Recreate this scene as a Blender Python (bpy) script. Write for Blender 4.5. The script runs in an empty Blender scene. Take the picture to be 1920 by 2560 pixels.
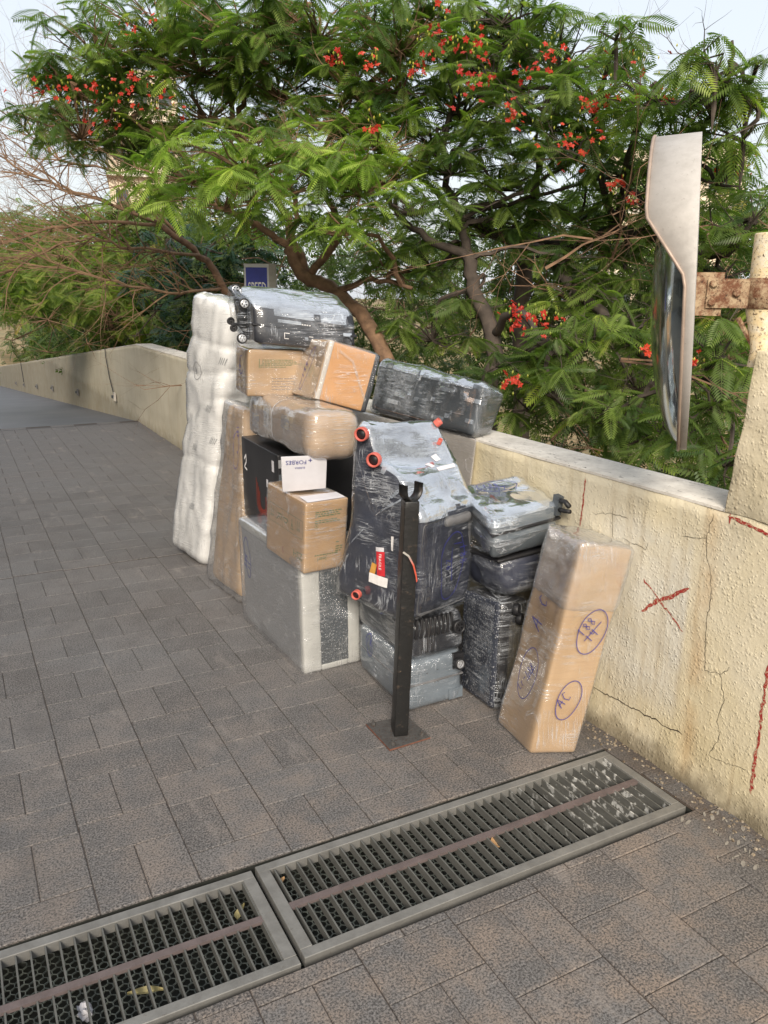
import bpy, math, random
import numpy as np
from mathutils import Vector, Matrix, noise
from mathutils.bvhtree import BVHTree
random.seed(7); np.random.seed(7)
sc = bpy.context.scene
C = sc.collection
R = math.radians
# ---------------------------------------------------------------- camera
cd = bpy.data.cameras.new('camera'); cam = bpy.data.objects.new('camera', cd); C.objects.link(cam)
right = Vector((0.8822059, -0.4707766, 0.0090637)); down = Vector((-0.1156974, -0.2353883, -0.9649904)); fwd = Vector((0.4564284, 0.8502716, -0.2621286))
M = Matrix((right, -down, -fwd)).transposed().to_4x4(); M.translation = Vector((0, 0, 1.6))
cam.matrix_world = M
cd.sensor_fit = 'VERTICAL'; cd.sensor_height = 36; cd.lens = 36 * 2012 / 2560
cd.clip_start = 0.05; cd.clip_end = 2000
sc.camera = cam
sc.render.resolution_x = 768; sc.render.resolution_y = 1024
# ---------------------------------------------------------------- sky, sun, exposure
w = bpy.data.worlds.new('World'); sc.world = w; w.use_nodes = True
nt = w.node_tree; nt.nodes.clear()
SUN_EL, SUN_AZ = 31, 210      # azimuth clockwise from +Y
sky = nt.nodes.new('ShaderNodeTexSky'); sky.sky_type = 'NISHITA'; sky.sun_disc = False
sky.sun_elevation = R(SUN_EL); sky.sun_rotation = R(SUN_AZ); sky.air_density = 1.3; sky.dust_density = 3.0; sky.ozone_density = 1.5
mixn = nt.nodes.new('ShaderNodeMix'); mixn.data_type = 'RGBA'; mixn.inputs[0].default_value = 0.70
mixn.inputs[7].default_value = (6.7, 6.95, 7.3, 1)
bg = nt.nodes.new('ShaderNodeBackground'); bg.inputs[1].default_value = 0.10
out = nt.nodes.new('ShaderNodeOutputWorld')
nt.links.new(sky.outputs[0], mixn.inputs[6]); nt.links.new(mixn.outputs[2], bg.inputs[0]); nt.links.new(bg.outputs[0], out.inputs[0])
sd = bpy.data.lights.new('sun', 'SUN'); sd.energy = 3.7; sd.angle = R(26); sd.color = (1.0, 0.90, 0.77)
sun = bpy.data.objects.new('sun', sd); C.objects.link(sun)
sv = Vector((math.sin(R(SUN_AZ)) * math.cos(R(SUN_EL)), math.cos(R(SUN_AZ)) * math.cos(R(SUN_EL)), math.sin(R(SUN_EL))))
sun.rotation_euler = sv.to_track_quat('Z', 'Y').to_euler()
sc.view_settings.view_transform = 'Standard'; sc.view_settings.look = 'None'; sc.view_settings.gamma = 1
sc.view_settings.use_curve_mapping = False; sc.view_settings.exposure = 0.66
sc.render.engine = 'CYCLES'
sc.cycles.transparent_max_bounces = 24

# ================================================================= material helpers
class NT:
    def __init__(s, name):
        s.m = bpy.data.materials.new(name); s.m.use_nodes = True; s.t = s.m.node_tree; s.t.nodes.clear()
        s.out = s.n('ShaderNodeOutputMaterial')
    def n(s, typ, **k):
        x = s.t.nodes.new(typ)
        for a, b in k.items(): setattr(x, a, b)
        return x
    def l(s, a, b): s.t.links.new(a, b)
    def pos(s, scale=(1, 1, 1), rot=(0, 0, 0), src='geo'):
        mp = s.n('ShaderNodeMapping'); mp.inputs['Scale'].default_value = scale; mp.inputs['Rotation'].default_value = rot
        if src == 'geo': g = s.n('ShaderNodeNewGeometry'); s.l(g.outputs['Position'], mp.inputs[0])
        else: g = s.n('ShaderNodeTexCoord'); s.l(g.outputs['Object'], mp.inputs[0])
        return mp.outputs[0]
    def noise(s, vec, scale=5, detail=4, rough=.55, dist=0):
        x = s.n('ShaderNodeTexNoise'); x.inputs['Scale'].default_value = scale; x.inputs['Detail'].default_value = detail
        x.inputs['Roughness'].default_value = rough; x.inputs['Distortion'].default_value = dist
        if vec is not None: s.l(vec, x.inputs['Vector'])
        return x.outputs[0]
    def vor(s, vec, scale=5, feature='F1'):
        x = s.n('ShaderNodeTexVoronoi', feature=feature); x.inputs['Scale'].default_value = scale; s.l(vec, x.inputs['Vector'])
        return x.outputs[0]
    def ramp(s, v, stops):
        x = s.n('ShaderNodeValToRGB'); cr = x.color_ramp
        while len(cr.elements) > 1: cr.elements.remove(cr.elements[-1])
        for i, (p, c) in enumerate(stops):
            e = cr.elements[0] if i == 0 else cr.elements.new(p)
            e.position = p; e.color = c if len(c) == 4 else (*c, 1)
        s.l(v, x.inputs[0]); return x.outputs[0]
    def mr(s, v, a, b, c=0, d=1):
        x = s.n('ShaderNodeMapRange'); x.inputs[1].default_value = a; x.inputs[2].default_value = b; x.inputs[3].default_value = c; x.inputs[4].default_value = d
        s.l(v, x.inputs[0]); return x.outputs[0]
    def math(s, op, a, b=None, c=None):
        x = s.n('ShaderNodeMath', operation=op)
        for i, v in enumerate((a, b, c)):
            if v is None: continue
            if isinstance(v, (int, float)): x.inputs[i].default_value = v
            else: s.l(v, x.inputs[i])
        return x.outputs[0]
    def mix(s, f, a, b, blend='MIX'):
        x = s.n('ShaderNodeMix', data_type='RGBA', blend_type=blend)
        for i, v in ((0, f), (6, a), (7, b)):
            if isinstance(v, (int, float)): x.inputs[i].default_value = v
            elif isinstance(v, tuple): x.inputs[i].default_value = v if len(v) == 4 else (*v, 1)
            else: s.l(v, x.inputs[i])
        return x.outputs[2]
    def bump(s, h, strength=.3, dist=.01, normal=None):
        x = s.n('ShaderNodeBump'); x.inputs['Strength'].default_value = strength; x.inputs['Distance'].default_value = dist
        s.l(h, x.inputs['Height'])
        if normal is not None: s.l(normal, x.inputs['Normal'])
        return x.outputs[0]
    def bsdf(s, col, rough=.6, metal=0, normal=None, spec=.5, **k):
        b = s.n('ShaderNodeBsdfPrincipled')
        for nm, v in (('Base Color', col), ('Roughness', rough), ('Metallic', metal), ('Specular IOR Level', spec)):
            if isinstance(v, (int, float)): b.inputs[nm].default_value = v
            elif isinstance(v, tuple): b.inputs[nm].default_value = (*v, 1) if len(v) == 3 else v
            else: s.l(v, b.inputs[nm])
        if normal is not None: s.l(normal, b.inputs['Normal'])
        for kk, v in k.items(): b.inputs[kk.replace('_', ' ')].default_value = v
        return b
    def done(s, sh): s.l(sh.outputs[0], s.out.inputs[0]); return s.m

def plain(name, col, rough=.6, metal=0, var=.12, scale=30, bump=.0, bscale=200):
    t = NT(name); p = t.pos(src='obj')
    n = t.noise(p, scale, 4)
    a = tuple(c * (1 - var) for c in col); b = tuple(min(1, c * (1 + var)) for c in col)
    cc = t.mix(t.mr(n, .3, .7), a, b)
    nm = t.bump(t.noise(p, bscale, 3), bump, .002) if bump else None
    return t.done(t.bsdf(cc, rough, metal, nm))

# ================================================================= object helpers
def setp(o, label=None, cat=None, group=None, kind=None):
    if label: o['label'] = label
    if cat: o['category'] = cat
    if group: o['group'] = group
    if kind: o['kind'] = kind
    return o
def empty(name, loc, label, cat, group=None):
    o = bpy.data.objects.new(name, None); C.objects.link(o); o.location = loc; o.empty_display_size = .1
    return setp(o, label, cat, group)
def link(name, me, parent=None, mat=None):
    o = bpy.data.objects.new(name, me); C.objects.link(o)
    if mat is not None and not me.materials: me.materials.append(mat)
    if parent is not None:
        o.parent = parent; l = parent.location.copy(); q = parent.parent
        while q is not None: l += q.location; q = q.parent
        o.matrix_parent_inverse = Matrix.Identity(4)
        o.location = -l
    return o
def mesh(name, verts, faces, mat=None, parent=None, smooth=False):
    """verts in world coordinates"""
    me = bpy.data.meshes.new(name); me.from_pydata([tuple(v) for v in verts], [], faces); me.update()
    if smooth: me.polygons.foreach_set('use_smooth', [True] * len(me.polygons))
    return link(name, me, parent, mat)
class MB:
    def __init__(s): s.v = []; s.f = []
    def add(s, vs, fs):
        o = len(s.v); s.v += [tuple(v) for v in vs]; s.f += [tuple(i + o for i in f) for f in fs]; return s
    def hexa(s, c):
        """8 corners in order 000,100,010,110,001,101,011,111"""
        return s.add(c, [(0, 2, 3, 1), (4, 5, 7, 6), (0, 1, 5, 4), (2, 6, 7, 3), (0, 4, 6, 2), (1, 3, 7, 5)])
    def box(s, a, b):
        x0, y0, z0 = a; x1, y1, z1 = b
        return s.hexa([(x, y, z) for z in (z0, z1) for y in (y0, y1) for x in (x0, x1)])
    def tube(s, pts, rad, sides=6, cap=True):
        pts = [Vector(p) for p in pts]; n = len(pts)
        if isinstance(rad, (int, float)): rad = [rad] * n
        o = len(s.v); up = None
        for i, p in enumerate(pts):
            d = (pts[min(i + 1, n - 1)] - pts[max(i - 1, 0)])
            if d.length < 1e-9: d = Vector((0, 0, 1))
            d.normalize()
            if up is None: up = d.orthogonal().normalized()
            else:
                up = up - d * up.dot(d)
                up = up.normalized() if up.length > 1e-6 else d.orthogonal().normalized()
            sd_ = d.cross(up)
            for k in range(sides):
                a = 2 * math.pi * k / sides
                s.v.append(tuple(p + (up * math.cos(a) + sd_ * math.sin(a)) * rad[i]))
        for i in range(n - 1):
            for k in range(sides):
                a = o + i * sides + k; b = o + i * sides + (k + 1) % sides
                s.f.append((a, b, b + sides, a + sides))
        if cap:
            s.f.append(tuple(o + k for k in range(sides))[::-1]); s.f.append(tuple(o + (n - 1) * sides + k for k in range(sides)))
        return s
    def lathe(s, prof, c, ax, seg=24, ref=None):
        """prof: (radius, offset along axis)"""
        ax = Vector(ax).normalized(); c = Vector(c); u = ax.orthogonal().normalized() if ref is None else Vector(ref); v = ax.cross(u); o = len(s.v)
        for r, h in prof:
            for k in range(seg):
                a = 2 * math.pi * k / seg; s.v.append(tuple(c + ax * h + (u * math.cos(a) + v * math.sin(a)) * r))
        for i in range(len(prof) - 1):
            for k in range(seg):
                a = o + i * seg + k; b = o + i * seg + (k + 1) % seg
                s.f.append((a, b, b + seg, a + seg))
        return s
    def build(s, name, mat, parent=None, smooth=False): return mesh(name, s.v, s.f, mat, parent, smooth)

def soft(H, r=.02, res=.025, amp=0., freq=6., seed=0, off=0., fold=0., fdir=(1, 1, 8), pinch=0.):
    """rounded, subdivided hexahedron with real wrinkles; returns verts, faces"""
    H = [Vector(h) for h in H]
    dx = sum(((H[i + 1] - H[i]).length for i in (0, 2, 4, 6))) / 4
    dy = sum(((H[i + 2] - H[i]).length for i in (0, 1, 4, 5))) / 4
    dz = sum(((H[i + 4] - H[i]).length for i in (0, 1, 2, 3))) / 4
    D = (dx, dy, dz)
    def axis(d):
        n = max(2, int(round((d - 2 * r) / res))); k = 3
        a = [0, r * .12, r * .45] + list(np.linspace(r, d - r, n + 1)) + [d - r * .45, d - r * .12, d]
        return a
    ax = [axis(d) for d in D]; n = [len(a) - 1 for a in ax]
    idx = {}; V = []
    sv_ = Vector((seed * 3.1, seed * 1.7, seed * 2.3))
    cen = sum(H, Vector()) / 8
    ex = (H[1] - H[0]).normalized(); ey = (H[2] - H[0]).normalized(); ez = (H[4] - H[0]).normalized()
    if ex.cross(ey).dot(ez) < 0: pass
    def vert(i, j, k):
        key = (i, j, k)
        if key in idx: return idx[key]
        p = Vector((ax[0][i], ax[1][j], ax[2][k]))
        q = Vector([min(max(p[t], r), D[t] - r) for t in range(3)])
        df = p - q; nl = df.normalized() if df.length > 1e-9 else Vector((0, 0, 1))
        p2 = q + nl * (r + off)
        s_, t_, u_ = p2.x / dx, p2.y / dy, p2.z / dz
        P = Vector()
        for c in range(8):
            wx = s_ if c & 1 else 1 - s_; wy = t_ if c & 2 else 1 - t_; wz = u_ if c & 4 else 1 - u_
            P += H[c] * (wx * wy * wz)
        nw = (ex * nl.x + ey * nl.y + ez * nl.z).normalized()
        if amp:
            P += nw * (noise.noise(P * freq + sv_) * amp)
        if fold:
            pp = Vector((p2.x * fdir[0], p2.y * fdir[1], p2.z * fdir[2])) + sv_
            a = 1 - abs(noise.noise(pp * 3)) * 2.2
            b = 1 - abs(noise.noise(Vector((pp.x * 2.3 + pp.z, pp.y * 2.3 - pp.z * .7, pp.z * 1.9)) + sv_)) * 2.2
            P += nw * fold * (max(a, 0) ** 3 + .6 * max(b, 0) ** 4 - .3)
        idx[key] = len(V); V.append(P); return idx[key]
    F = []
    for a in range(3):
        b, c = (a + 1) % 3, (a + 2) % 3
        for side in (0, n[a]):
            for i in range(n[b]):
                for j in range(n[c]):
                    q = []
                    for di, dj in ((0, 0), (1, 0), (1, 1), (0, 1)):
                        k = [0, 0, 0]; k[a] = side; k[b] = i + di; k[c] = j + dj; q.append(vert(*k))
                    F.append(tuple(q) if side else tuple(reversed(q)))
    return V, F

FACE = {  # corner indices: bottom-left, bottom-right, top-left, top-right as seen from outside
    'left': (2, 0, 6, 4), 'front': (0, 1, 4, 5), 'top': (4, 5, 6, 7)}
class Face:
    def __init__(s, H, which, bvh=None):
        s.c = [Vector(H[i]) for i in FACE[which]]; s.bvh = bvh
        s.n = (s.c[1] - s.c[0]).cross(s.c[2] - s.c[0]).normalized()
        s.wd = ((s.c[1] - s.c[0]).length + (s.c[3] - s.c[2]).length) / 2; s.ht = ((s.c[2] - s.c[0]).length + (s.c[3] - s.c[1]).length) / 2
    def P(s, u, v, off=.001):
        p = s.c[0] * (1 - u) * (1 - v) + s.c[1] * u * (1 - v) + s.c[2] * (1 - u) * v + s.c[3] * u * v
        if s.bvh:
            h = s.bvh.ray_cast(p + s.n * .12, -s.n, .3)
            if h[0]: return h[0] + s.n * off
        return p + s.n * (off + .004)
def ribbon(mb, F, pts, wid=.003, off=.0012, sub=.012):
    """pts in metres on the face (x,y) from its bottom-left corner"""
    P = []
    for i in range(len(pts) - 1):
        a, b = pts[i], pts[i + 1]; L = math.hypot(b[0] - a[0], b[1] - a[1]); n = max(1, int(L / sub))
        for k in range(n): P.append((a[0] + (b[0] - a[0]) * k / n, a[1] + (b[1] - a[1]) * k / n))
    P.append(pts[-1])
    vs = []
    for i, p in enumerate(P):
        a = P[max(i - 1, 0)]; b = P[min(i + 1, len(P) - 1)]; dx, dy = b[0] - a[0], b[1] - a[1]; L = math.hypot(dx, dy) or 1
        nx, ny = -dy / L * wid / 2, dx / L * wid / 2
        for sgn in (1, -1): vs.append(F.P((p[0] + sgn * nx) / F.wd, (p[1] + sgn * ny) / F.ht, off))
    mb.add(vs, [(2 * i, 2 * i + 1, 2 * i + 3, 2 * i + 2) for i in range(len(P) - 1)])
GL = {'1': [[(.35, 0), (.4, 1)]], '8': [[(.5, .52), (.2, .75), (.45, 1), (.75, .78), (.5, .52), (.2, .25), (.45, 0), (.8, .22), (.5, .52)]],
      '4': [[(.2, 1), (.15, .5), (.75, .5)], [(.7, 1), (.65, 0)]], '2': [[(.15, .8), (.45, 1), (.7, .75), (.15, 0), (.8, .05)]], '0': [[(.5, .6), (.2, .3), (.5, 0), (.75, .3), (.5, .6)]],
      '7': [[(.1, 1), (.8, .95), (.4, 0)]], 'A': [[(0, 0), (.5, 1), (.75, 0)], [(.05, .35), (.85, .45)]], 'C': [[(.8, .9), (.4, 1), (.1, .5), (.4, 0), (.85, .15)]],
      'L': [[(.1, 1), (.1, 0), (.7, 0)]], 'R': [[(.1, 0), (.15, .6), (.5, .55)]], '-': [[(.1, .5), (.7, .5)]], 'G': [[(.8, .9), (.3, 1), (.1, .4), (.5, 0), (.8, .4), (.5, .4)]], 'H': [[(.1, 1), (.1, 0)], [(.7, 1), (.7, 0)], [(.1, .5), (.7, .5)]]}
def scrawl(mb, F, s, x, y, h, ang=0, wid=.0028):
    ca, sa = math.cos(ang), math.sin(ang); cx = 0
    for ch in s:
        for st in GL.get(ch, []):
            ribbon(mb, F, [(x + (cx + px * h * .6) * ca - py * h * sa, y + (cx + px * h * .6) * sa + py * h * ca) for px, py in st], wid)
        cx += h * .68
def oval(mb, F, x, y, a, b, ang=0, wid=.0028, gap=.15):
    ca, sa = math.cos(ang), math.sin(ang); P = []
    for k in range(37):
        t = gap + (2 * math.pi + .05) * k / 36; px, py = a * math.cos(t) * (1 + .03 * math.sin(3 * t)), b * math.sin(t)
        P.append((x + px * ca - py * sa, y + px * sa + py * ca))
    ribbon(mb, F, P, wid)
def printed(F, s, x, y, size, mat, parent, name='printed_text', ang=0, off=.0008):
    cu = bpy.data.curves.new('txt', 'FONT'); cu.body = s; cu.size = size; cu.resolution_u = 2
    o = bpy.data.objects.new('txt', cu); C.objects.link(o); dg = bpy.context.evaluated_depsgraph_get()
    me = bpy.data.meshes.new_from_object(o.evaluated_get(dg)); bpy.data.objects.remove(o); bpy.data.curves.remove(cu)
    ca, sa = math.cos(ang), math.sin(ang)
    vs = []
    for v in me.vertices:
        px, py = x + v.co.x * ca - v.co.y * sa, y + v.co.x * sa + v.co.y * ca
        vs.append(F.P(px / F.wd, py / F.ht, off))
    fs = [tuple(p.vertices) for p in me.polygons]; bpy.data.meshes.remove(me)
    return mesh(name, vs, fs, mat, parent)
def patch(F, x0, y0, x1, y1, mat, parent, name, off=.001, ang=0, n=4):
    ca, sa = math.cos(ang), math.sin(ang); cx, cy = (x0 + x1) / 2, (y0 + y1) / 2; V = []
    for j in range(n + 1):
        for i in range(n + 1):
            px, py = (x0 + (x1 - x0) * i / n) - cx, (y0 + (y1 - y0) * j / n) - cy
            V.append(F.P((cx + px * ca - py * sa) / F.wd, (cy + px * sa + py * ca) / F.ht, off))
    Fc = [(j * (n + 1) + i, j * (n + 1) + i + 1, (j + 1) * (n + 1) + i + 1, (j + 1) * (n + 1) + i) for j in range(n) for i in range(n)]
    return mesh(name, V, Fc, mat, parent)

# ================================================================= materials
def m_ground(name, joint=False):
    t = NT(name); p = t.pos()
    big = t.noise(p, 1.6, 5, .6); mid = t.noise(p, 7, 5, .65); gr = t.noise(p, 165, 2, .75); gr2 = t.noise(p, 90, 3, .8)
    oi = t.n('ShaderNodeObjectInfo'); sy = t.n('ShaderNodeSeparateXYZ'); t.l(p, sy.inputs[0])
    near = t.mr(sy.outputs[1], 3.4, 1.0)     # warmer worn surface at this end of the drive
    light = t.mix(t.mr(big, .35, .65), (.200, .184, .174), (.178, .173, .171))
    light = t.mix(t.math('MULTIPLY', near, t.mr(mid, .42, .62)), light, (.255, .205, .168))
    dark = (.050, .047, .046)
    sh = t.math('ADD', gr, t.math('MULTIPLY', t.math('SUBTRACT', mid, .5), .17)); sh = t.math('ADD', sh, t.math('MULTIPLY', t.math('SUBTRACT', oi.outputs['Random'], .5), .05))
    sh = t.math('ADD', sh, t.math('MULTIPLY', t.math('SUBTRACT', big, .5), .10))
    c = t.mix(t.mr(sh, .36, .60), dark, light)
    c = t.mix(t.math('MULTIPLY', t.mr(gr2, .63, .70), .6), c, (.36, .32, .285))
    grime = t.noise(t.pos((1, .5, 1), (0, 0, .5)), 2.6, 6, .65)
    c = t.mix(t.math('MULTIPLY', t.mr(grime, .54, .70), .45), c, (.075, .07, .068))
    # darker band close to the foot of the wall
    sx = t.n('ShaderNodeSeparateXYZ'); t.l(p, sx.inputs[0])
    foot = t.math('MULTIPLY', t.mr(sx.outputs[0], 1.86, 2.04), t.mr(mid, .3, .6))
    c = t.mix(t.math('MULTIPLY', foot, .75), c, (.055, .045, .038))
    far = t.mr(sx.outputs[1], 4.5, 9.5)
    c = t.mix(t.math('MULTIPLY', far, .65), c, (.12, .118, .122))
    st = t.mr(t.noise(t.pos((1, .35, 1)), 6, 6, .7), .58, .70)
    c = t.mix(t.math('MULTIPLY', st, .30), c, (.34, .30, .27))
    if joint: c = t.mix(.85, c, (.05, .038, .03))
    nm = t.bump(gr, .55, .002); nm = t.bump(gr2, .4, .003, nm)
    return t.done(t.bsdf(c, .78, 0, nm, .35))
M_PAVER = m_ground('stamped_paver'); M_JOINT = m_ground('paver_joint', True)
def m_road():
    t = NT('smooth_ramp'); p = t.pos(); n = t.noise(p, 1.2, 5); g = t.noise(p, 150, 3)
    c = t.mix(t.mr(n, .3, .7), (.085, .088, .10), (.12, .122, .135))
    return t.done(t.bsdf(c, .6, 0, t.bump(g, .3, .002)))
M_ROAD = m_road()
def m_wall():
    t = NT('cream_stucco'); p = t.pos(); sx = t.n('ShaderNodeSeparateXYZ'); t.l(p, sx.inputs[0]); X, Y, Z = sx.outputs
    big = t.noise(p, 1.7, 5); mid = t.noise(p, 7, 5)
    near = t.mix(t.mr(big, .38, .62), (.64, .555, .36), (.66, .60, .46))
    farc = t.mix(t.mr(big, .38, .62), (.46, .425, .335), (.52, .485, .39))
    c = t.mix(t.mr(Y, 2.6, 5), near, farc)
    # repainted paler rectangle
    pp = t.math('MULTIPLY', t.math('MULTIPLY', t.mr(Y, 1.70, 1.72), t.mr(Y, 2.14, 2.06)), t.math('MULTIPLY', t.mr(Z, .16, .3), t.mr(Z, .88, .80)))
    c = t.mix(t.math('MULTIPLY', pp, t.mr(mid, .25, .6, .2, .85)), c, (.62, .60, .53))
    streak = t.noise(t.pos((1, 14, .7)), 1.6, 5, .6)
    c = t.mix(t.math('MULTIPLY', t.mr(streak, .55, .72), .40), c, (.36, .27, .15))
    drip = t.noise(t.pos((1, 30, .5)), 1.2, 4, .6)
    c = t.mix(t.math('MULTIPLY', t.mr(drip, .6, .75), .28), c, (.22, .19, .15))
    topd = t.math('MULTIPLY', t.mr(Z, .80, .96), t.mr(mid, .42, .62))
    c = t.mix(t.math('MULTIPLY', topd, .45), c, (.33, .29, .2))
    # rusty run below the pillar edge
    ru = t.math('MULTIPLY', t.mr(t.math('ABSOLUTE', t.math('SUBTRACT', Y, 1.645)), .05, .0), t.mr(mid, .3, .6))
    c = t.mix(t.math('MULTIPLY', ru, .5), c, (.48, .29, .12))
    # dirt and moss at the foot
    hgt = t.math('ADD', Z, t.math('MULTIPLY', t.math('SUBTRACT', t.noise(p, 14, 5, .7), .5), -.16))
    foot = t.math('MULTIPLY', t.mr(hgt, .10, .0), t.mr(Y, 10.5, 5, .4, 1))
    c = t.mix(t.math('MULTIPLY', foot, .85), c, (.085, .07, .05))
    foot2 = t.math('MULTIPLY', t.mr(hgt, .30, .06), t.mr(mid, .4, .7))
    c = t.mix(t.math('MULTIPLY', foot2, .5), c, (.30, .25, .16))
    rc = t.noise(p, 105, 3, .5); rc2 = t.noise(p, 40, 3, .5)
    sp = t.math('MULTIPLY', t.mr(rc, .66, .74), t.mr(Y, 6, 3)); c = t.mix(t.math('MULTIPLY', sp, .45), c, (.28, .2, .1))
    ng = t.mr(Y, 7.5, 3.5, .12, 1)
    v1 = t.vor(p, 100); v2 = t.vor(t.pos((1, 1, 1), (.4, .3, .2)), 60)
    lump = t.math('ADD', t.math('MULTIPLY', t.mr(v1, .55, .12), t.mr(rc2, .42, .62)), t.math('MULTIPLY', t.mr(v2, .42, .12), t.mr(mid, .45, .62)))
    h = t.math('MULTIPLY', t.math('ADD', lump, t.math('ADD', t.math('MULTIPLY', rc, .5), t.math('MULTIPLY', rc2, .9))), ng)
    nm = t.bump(h, .55, .0027)
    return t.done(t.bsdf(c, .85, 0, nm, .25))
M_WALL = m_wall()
def m_cap():
    t = NT('weathered_coping'); p = t.pos(); n = t.noise(p, 9, 6, .7); n2 = t.noise(t.pos((3, 1, 1)), 22, 5, .7)
    c = t.mix(t.mr(n, .35, .65), (.70, .665, .60), (.47, .44, .395)); c = t.mix(t.mr(n2, .6, .68), c, (.09, .085, .08))
    return t.done(t.bsdf(c, .85, 0, t.bump(n2, .5, .004)))
M_CAP = m_cap()
def m_card(name, a, b, rough=.62):
    t = NT(name); p = t.pos(src='obj')
    n = t.noise(p, 5, 5, .6); st = t.noise(t.pos((2, 2, 30), src='obj'), 2, 4)
    c = t.mix(t.mr(n, .3, .7), a, b); c = t.mix(t.math('MULTIPLY', t.mr(st, .5, .7), .25), c, tuple(x * .75 for x in a))
    return t.done(t.bsdf(c, rough, 0, t.bump(t.noise(t.pos((1, 1, 1), src='obj'), 6, 3), .25, .01)))
M_CARD = m_card('brown_cardboard', (.37, .235, .125), (.45, .30, .165))
M_CARD2 = m_card('tan_paper', (.36, .24, .135), (.43, .30, .175))
M_CARD3 = m_card('orange_ply', (.47, .245, .10), (.54, .30, .135))
M_CARD4 = m_card('dull_cardboard', (.38, .27, .17), (.45, .33, .22))
M_BLACK = plain('black_card', (.018, .018, .02), .35, 0, .3, 6)
M_DSUIT = plain('dark_shell', (.022, .024, .03), .35, 0, .4, 4, .2, 60)
M_NAVY = plain('navy_cloth', (.02, .024, .042), .6, 0, .3, 10, .3, 150)
M_GSUIT = plain('grey_shell', (.16, .19, .22), .35, .2, .15, 5)
M_DGREY = plain('dark_grey_cloth', (.055, .065, .075), .6, 0, .4, 6, .4, 120)
M_GREYC = plain('grey_cloth', (.13, .13, .135), .7, 0, .3, 6, .4, 120)
M_FOAM = plain('pale_foam', (.46, .46, .44), .6, 0, .08, 12, .4, 60)
M_SHEET = plain('white_foam_sheet', (.70, .70, .69), .55, 0, .07, 7, .35, 40)
M_PALEB = plain('pale_wrapped_board', (.45, .42, .38), .5, 0, .12, 6)
M_INK = plain('blue_ink', (.03, .035, .22), .4); M_BLK = plain('black_ink', (.02, .02, .02), .6); M_GRN = plain('green_print', (.10, .16, .07), .7)
M_WHITE = plain('white_paper', (.58, .57, .60), .6, 0, .03); M_RED = plain('red_sticker', (.55, .03, .04), .4); M_WINK = plain('white_print', (.75, .73, .72), .6)
M_ORNG = plain('orange_sticker', (.55, .28, .06), .5); M_REDW = plain('red_plastic', (.50, .11, .085), .5); M_DRED = plain('dark_red_print', (.30, .04, .02), .5)
M_RUB = plain('black_rubber', (.012, .012, .014), .5); M_CHROME = plain('silver_plastic', (.55, .56, .58), .3, .6); M_BROWN = plain('brown_reflection', (.10, .055, .035), .4, 0, .3, 4)
def m_post():
    t = NT('black_painted_steel'); p = t.pos(src='obj'); n = t.noise(p, 30, 6, .7); n2 = t.noise(p, 90, 4, .8)
    c = t.mix(t.mr(n, .58, .68), (.012, .012, .012), (.06, .045, .035)); c = t.mix(t.mr(n2, .68, .74), c, (.28, .2, .12))
    return t.done(t.bsdf(c, .38, 0, t.bump(n, .6, .004)))
M_POST = m_post()
def m_rust(name='rusty_steel', a=(.13, .05, .022), b=(.36, .27, .17)):
    t = NT(name); p = t.pos(src='obj'); n = t.noise(p, 28, 7, .75); n2 = t.noise(p, 110, 4, .7)
    c = t.mix(t.mr(n, .42, .6), a, b); c = t.mix(t.mr(n2, .55, .65), c, (.055, .025, .012))
    return t.done(t.bsdf(c, .8, .1, t.bump(n2, .7, .003)))
M_RUST = m_rust(); M_PLATE = m_rust('grimy_base_plate', (.062, .060, .058), (.088, .084, .08)); M_PIPE = m_rust('white_rusted_pipe', (.62, .50, .30), (.62, .57, .46))
M_REDGE = plain('rust_edge', (.13, .05, .03), .8, 0, .4, 40)
def m_metal(name, col, rough=.42, metal=.75, dirt=.35, splash=False):
    t = NT(name); p = t.pos(); n = t.noise(p, 14, 6, .65); n2 = t.noise(p, 70, 4, .8)
    c = t.mix(t.mr(n, .35, .7), col, tuple(x * (1 - dirt) for x in col)); c = t.mix(t.math('MULTIPLY', t.mr(n2, .62, .7), .5), c, (.10, .075, .05))
    if splash:
        sx = t.n('ShaderNodeSeparateXYZ'); t.l(p, sx.inputs[0]); sn_ = t.noise(p, 26, 4, .6)
        c = t.mix(t.math('MULTIPLY', t.mr(sn_, .57, .63), t.mr(sx.outputs[0], 1.35, 1.8)), c, (.62, .62, .60))
    return t.done(t.bsdf(c, t.mr(n, .3, .7, rough, rough + .25), metal, t.bump(n2, .15, .002)))
M_STEEL = m_metal('dusty_grate_steel', (.24, .235, .22), .5, .35); M_BAR = m_metal('grate_bar_steel', (.15, .15, .138), .6, .3, .35, True); M_CBAR = m_metal('brown_centre_bar', (.16, .125, .12), .55, .2)
M_HOOD = m_metal('brushed_steel_hood', (.50, .475, .445), .55, .25, .22); M_RIM = m_metal('copper_toned_rim', (.40, .31, .25), .5, .3)
M_MESH = plain('grey_wire_mesh', (.14, .155, .135), .6, .2, .3, 20); M_PIT = plain('grimy_channel', (.022, .024, .02), .9, 0, .5, 8)
M_RUBK = plain('gap_rubber', (.01, .01, .012), .5)
def m_mirror():
    t = NT('dusty_convex_mirror'); n = t.noise(t.pos(src='obj'), 7, 5); c = t.mix(t.mr(n, .3, .7), (.36, .40, .38), (.48, .52, .50))
    return t.done(t.bsdf(c, t.mr(n, .3, .7, .06, .16), .9))
M_MIRR = m_mirror()
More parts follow.
